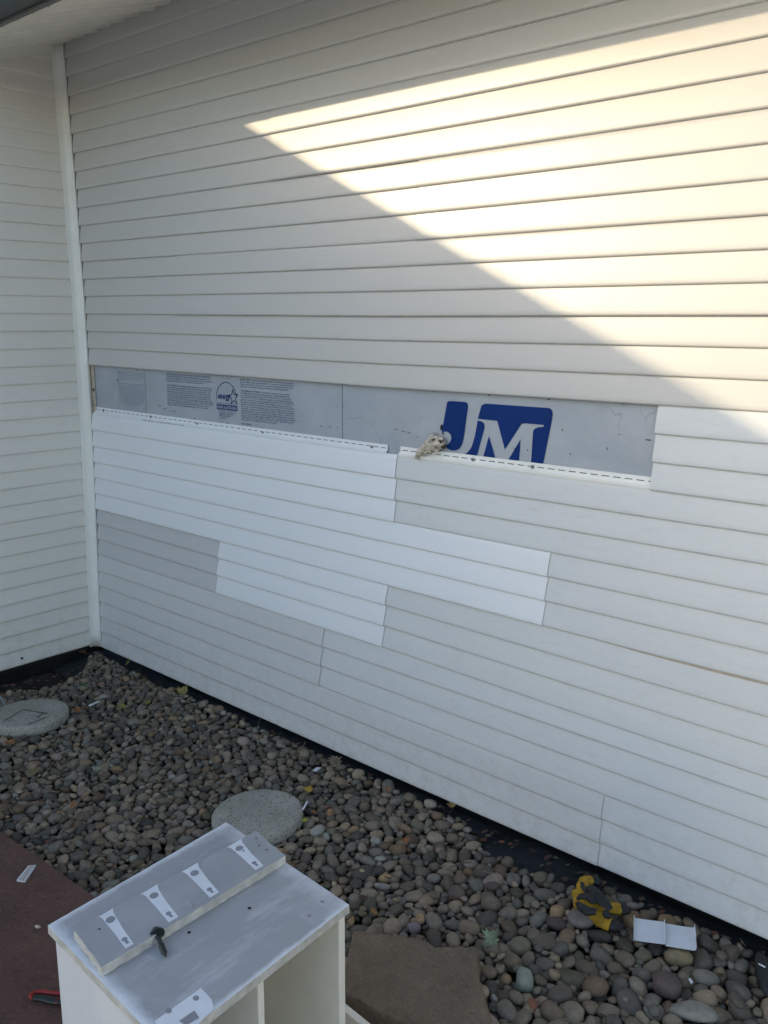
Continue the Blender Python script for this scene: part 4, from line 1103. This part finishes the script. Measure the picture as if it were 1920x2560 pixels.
leaf(cc(738, 975), .020, .7, (.18, .075, .04), 'crumpled rust brown leaf below the sandstone block corner', OAK, .6, .8)
leaf(cc(420, 188), .018, .9, (.24, .15, .05), 'small ochre leaf by the wall behind the pebbles', LEAF, .5, .5)
leaf(cc(118, 612), .016, 1.9, (.24, .13, .04), 'tiny orange leaf beside the cabinet', OAK, .5, .5)
leaf(cc(172, 130), .016, .9, (.20, .10, .05), 'small russet leaf by the upper pebbles', OAK, .5, .5)
leaf(cc(240, 328), .014, .9, (.24, .09, .03), 'small orange red leaf in the middle of the upper pebbles', LEAF, .5, .5)
leaf(cc(700, 240, -.05), .016, .9, (.18, .12, .07), 'dry leaf half under the wall above the black fabric', OAK, .3, .5)
# dark leaf litter crumbs under the walls and at the patio edge
for k, (x0, x1, y0, y1, cnt) in enumerate(((.02, .26, -.7, -.05, 130), (.3, 3.4, -.07, .015, 330), (1.0, 1.8, -1.02, -.86, 60), (0.2, 3.2, -1.0, -.1, 260))):
    mb = MB()
    for _ in range(cnt):
        x, y = random.uniform(x0, x1), random.uniform(y0, y1); r = random.uniform(.005, .017)
        z = bedz(x, y) + (.002 if k < 2 else .030); a0 = random.uniform(0, 6)
        tl = Vector((random.uniform(-.5, .5), random.uniform(-.5, .5), 1)).normalized(); ax = tl.orthogonal().normalized(); ay = tl.cross(ax)
        kk_ = random.choice((4, 5, 6))
        mb.add([Vector((x, y, z)) + (ax * math.cos(a0 + 6.28 * i / kk_) * 1.3 + ay * math.sin(a0 + 6.28 * i / kk_) * .7) * r * random.uniform(.5, 1) for i in range(kk_)], [tuple(range(kk_))], random.choice((0, 0, 0, 1, 2)))
    o = mb.build('leaf_litter', [simple('litter_brown', (.07, .045, .028), .8, .4, 60), simple('litter_tan', (.17, .12, .07), .8, .3, 60), simple('litter_rust', (.15, .06, .03), .8, .3, 60)])
    tag(o, ['crumbled leaf litter under the left wall', 'crumbled leaf litter under the long wall', 'crumbled leaf litter along the patio edge', 'crumbled leaf bits scattered over the pebbles'][k], 'leaf litter', kind='stuff')
# twigs
def twig(pts, r, lab, col=(.20, .16, .11)):
    mb = MB(); P = [Vector(p) for p in pts]; Q = [P[0]]
    for a, b in zip(P[:-1], P[1:]): 
        for s in (.5, 1.0): Q.append(a.lerp(b, s) + Vector(mn.noise_vector(a.lerp(b, s) * 60)) * .002)
    mb.tube(Q, [r * (1 - .6 * i / len(Q)) for i in range(len(Q))], 7)
    tag(mb.build('twig', simple('twig_bark', col, .8, .2, 60), smooth=True), lab, 'twig')
twig([cc(415, 420, -.02), cc(460, 405, -.015), cc(500, 398, -.02)], .0022, 'brown twig on the pebbles in front of the black fabric', (.11, .07, .045))
twig([cc(548, 436, -.02), cc(600, 446, -.02)], .0016, 'pale thin twig right of the brown twig')
twig([cc(385, 360, -.02), cc(395, 390, -.02)], .0013, 'short pale straw left of the brown twig')
twig([e(1135, 345, -.03), e(1180, 430, -.02), e(1245, 505, -.035)], .0013, 'thin dry stem at the wall right of the offcut')
twig([e(1050, 495, -.035), e(1130, 500, -.03), e(1200, 530, -.04)], .0013, 'pale straw lying at the wall right of the offcut')
twig([g(600, 340, -.03), g(640, 295, -.02), g(620, 270, -.01)], .0010, 'thin tan stem rising behind the yellow glove')
twig([q5(1102, 360, .01), q5(1104, 385, -.02), q5(1100, 400, -.05)], .0009, 'thin dark stem against the lowest siding')
twig([q5(1125, 408, .0), q5(1115, 425, -.03), q5(1118, 450, -.05)], .0012, 'bent dry stem at the foot of the long wall')
twig([q5(1318, 508, .01), q5(1308, 535, -.02), q5(1310, 560, -.045)], .0012, 'upright dry stem beside the big oak leaf')
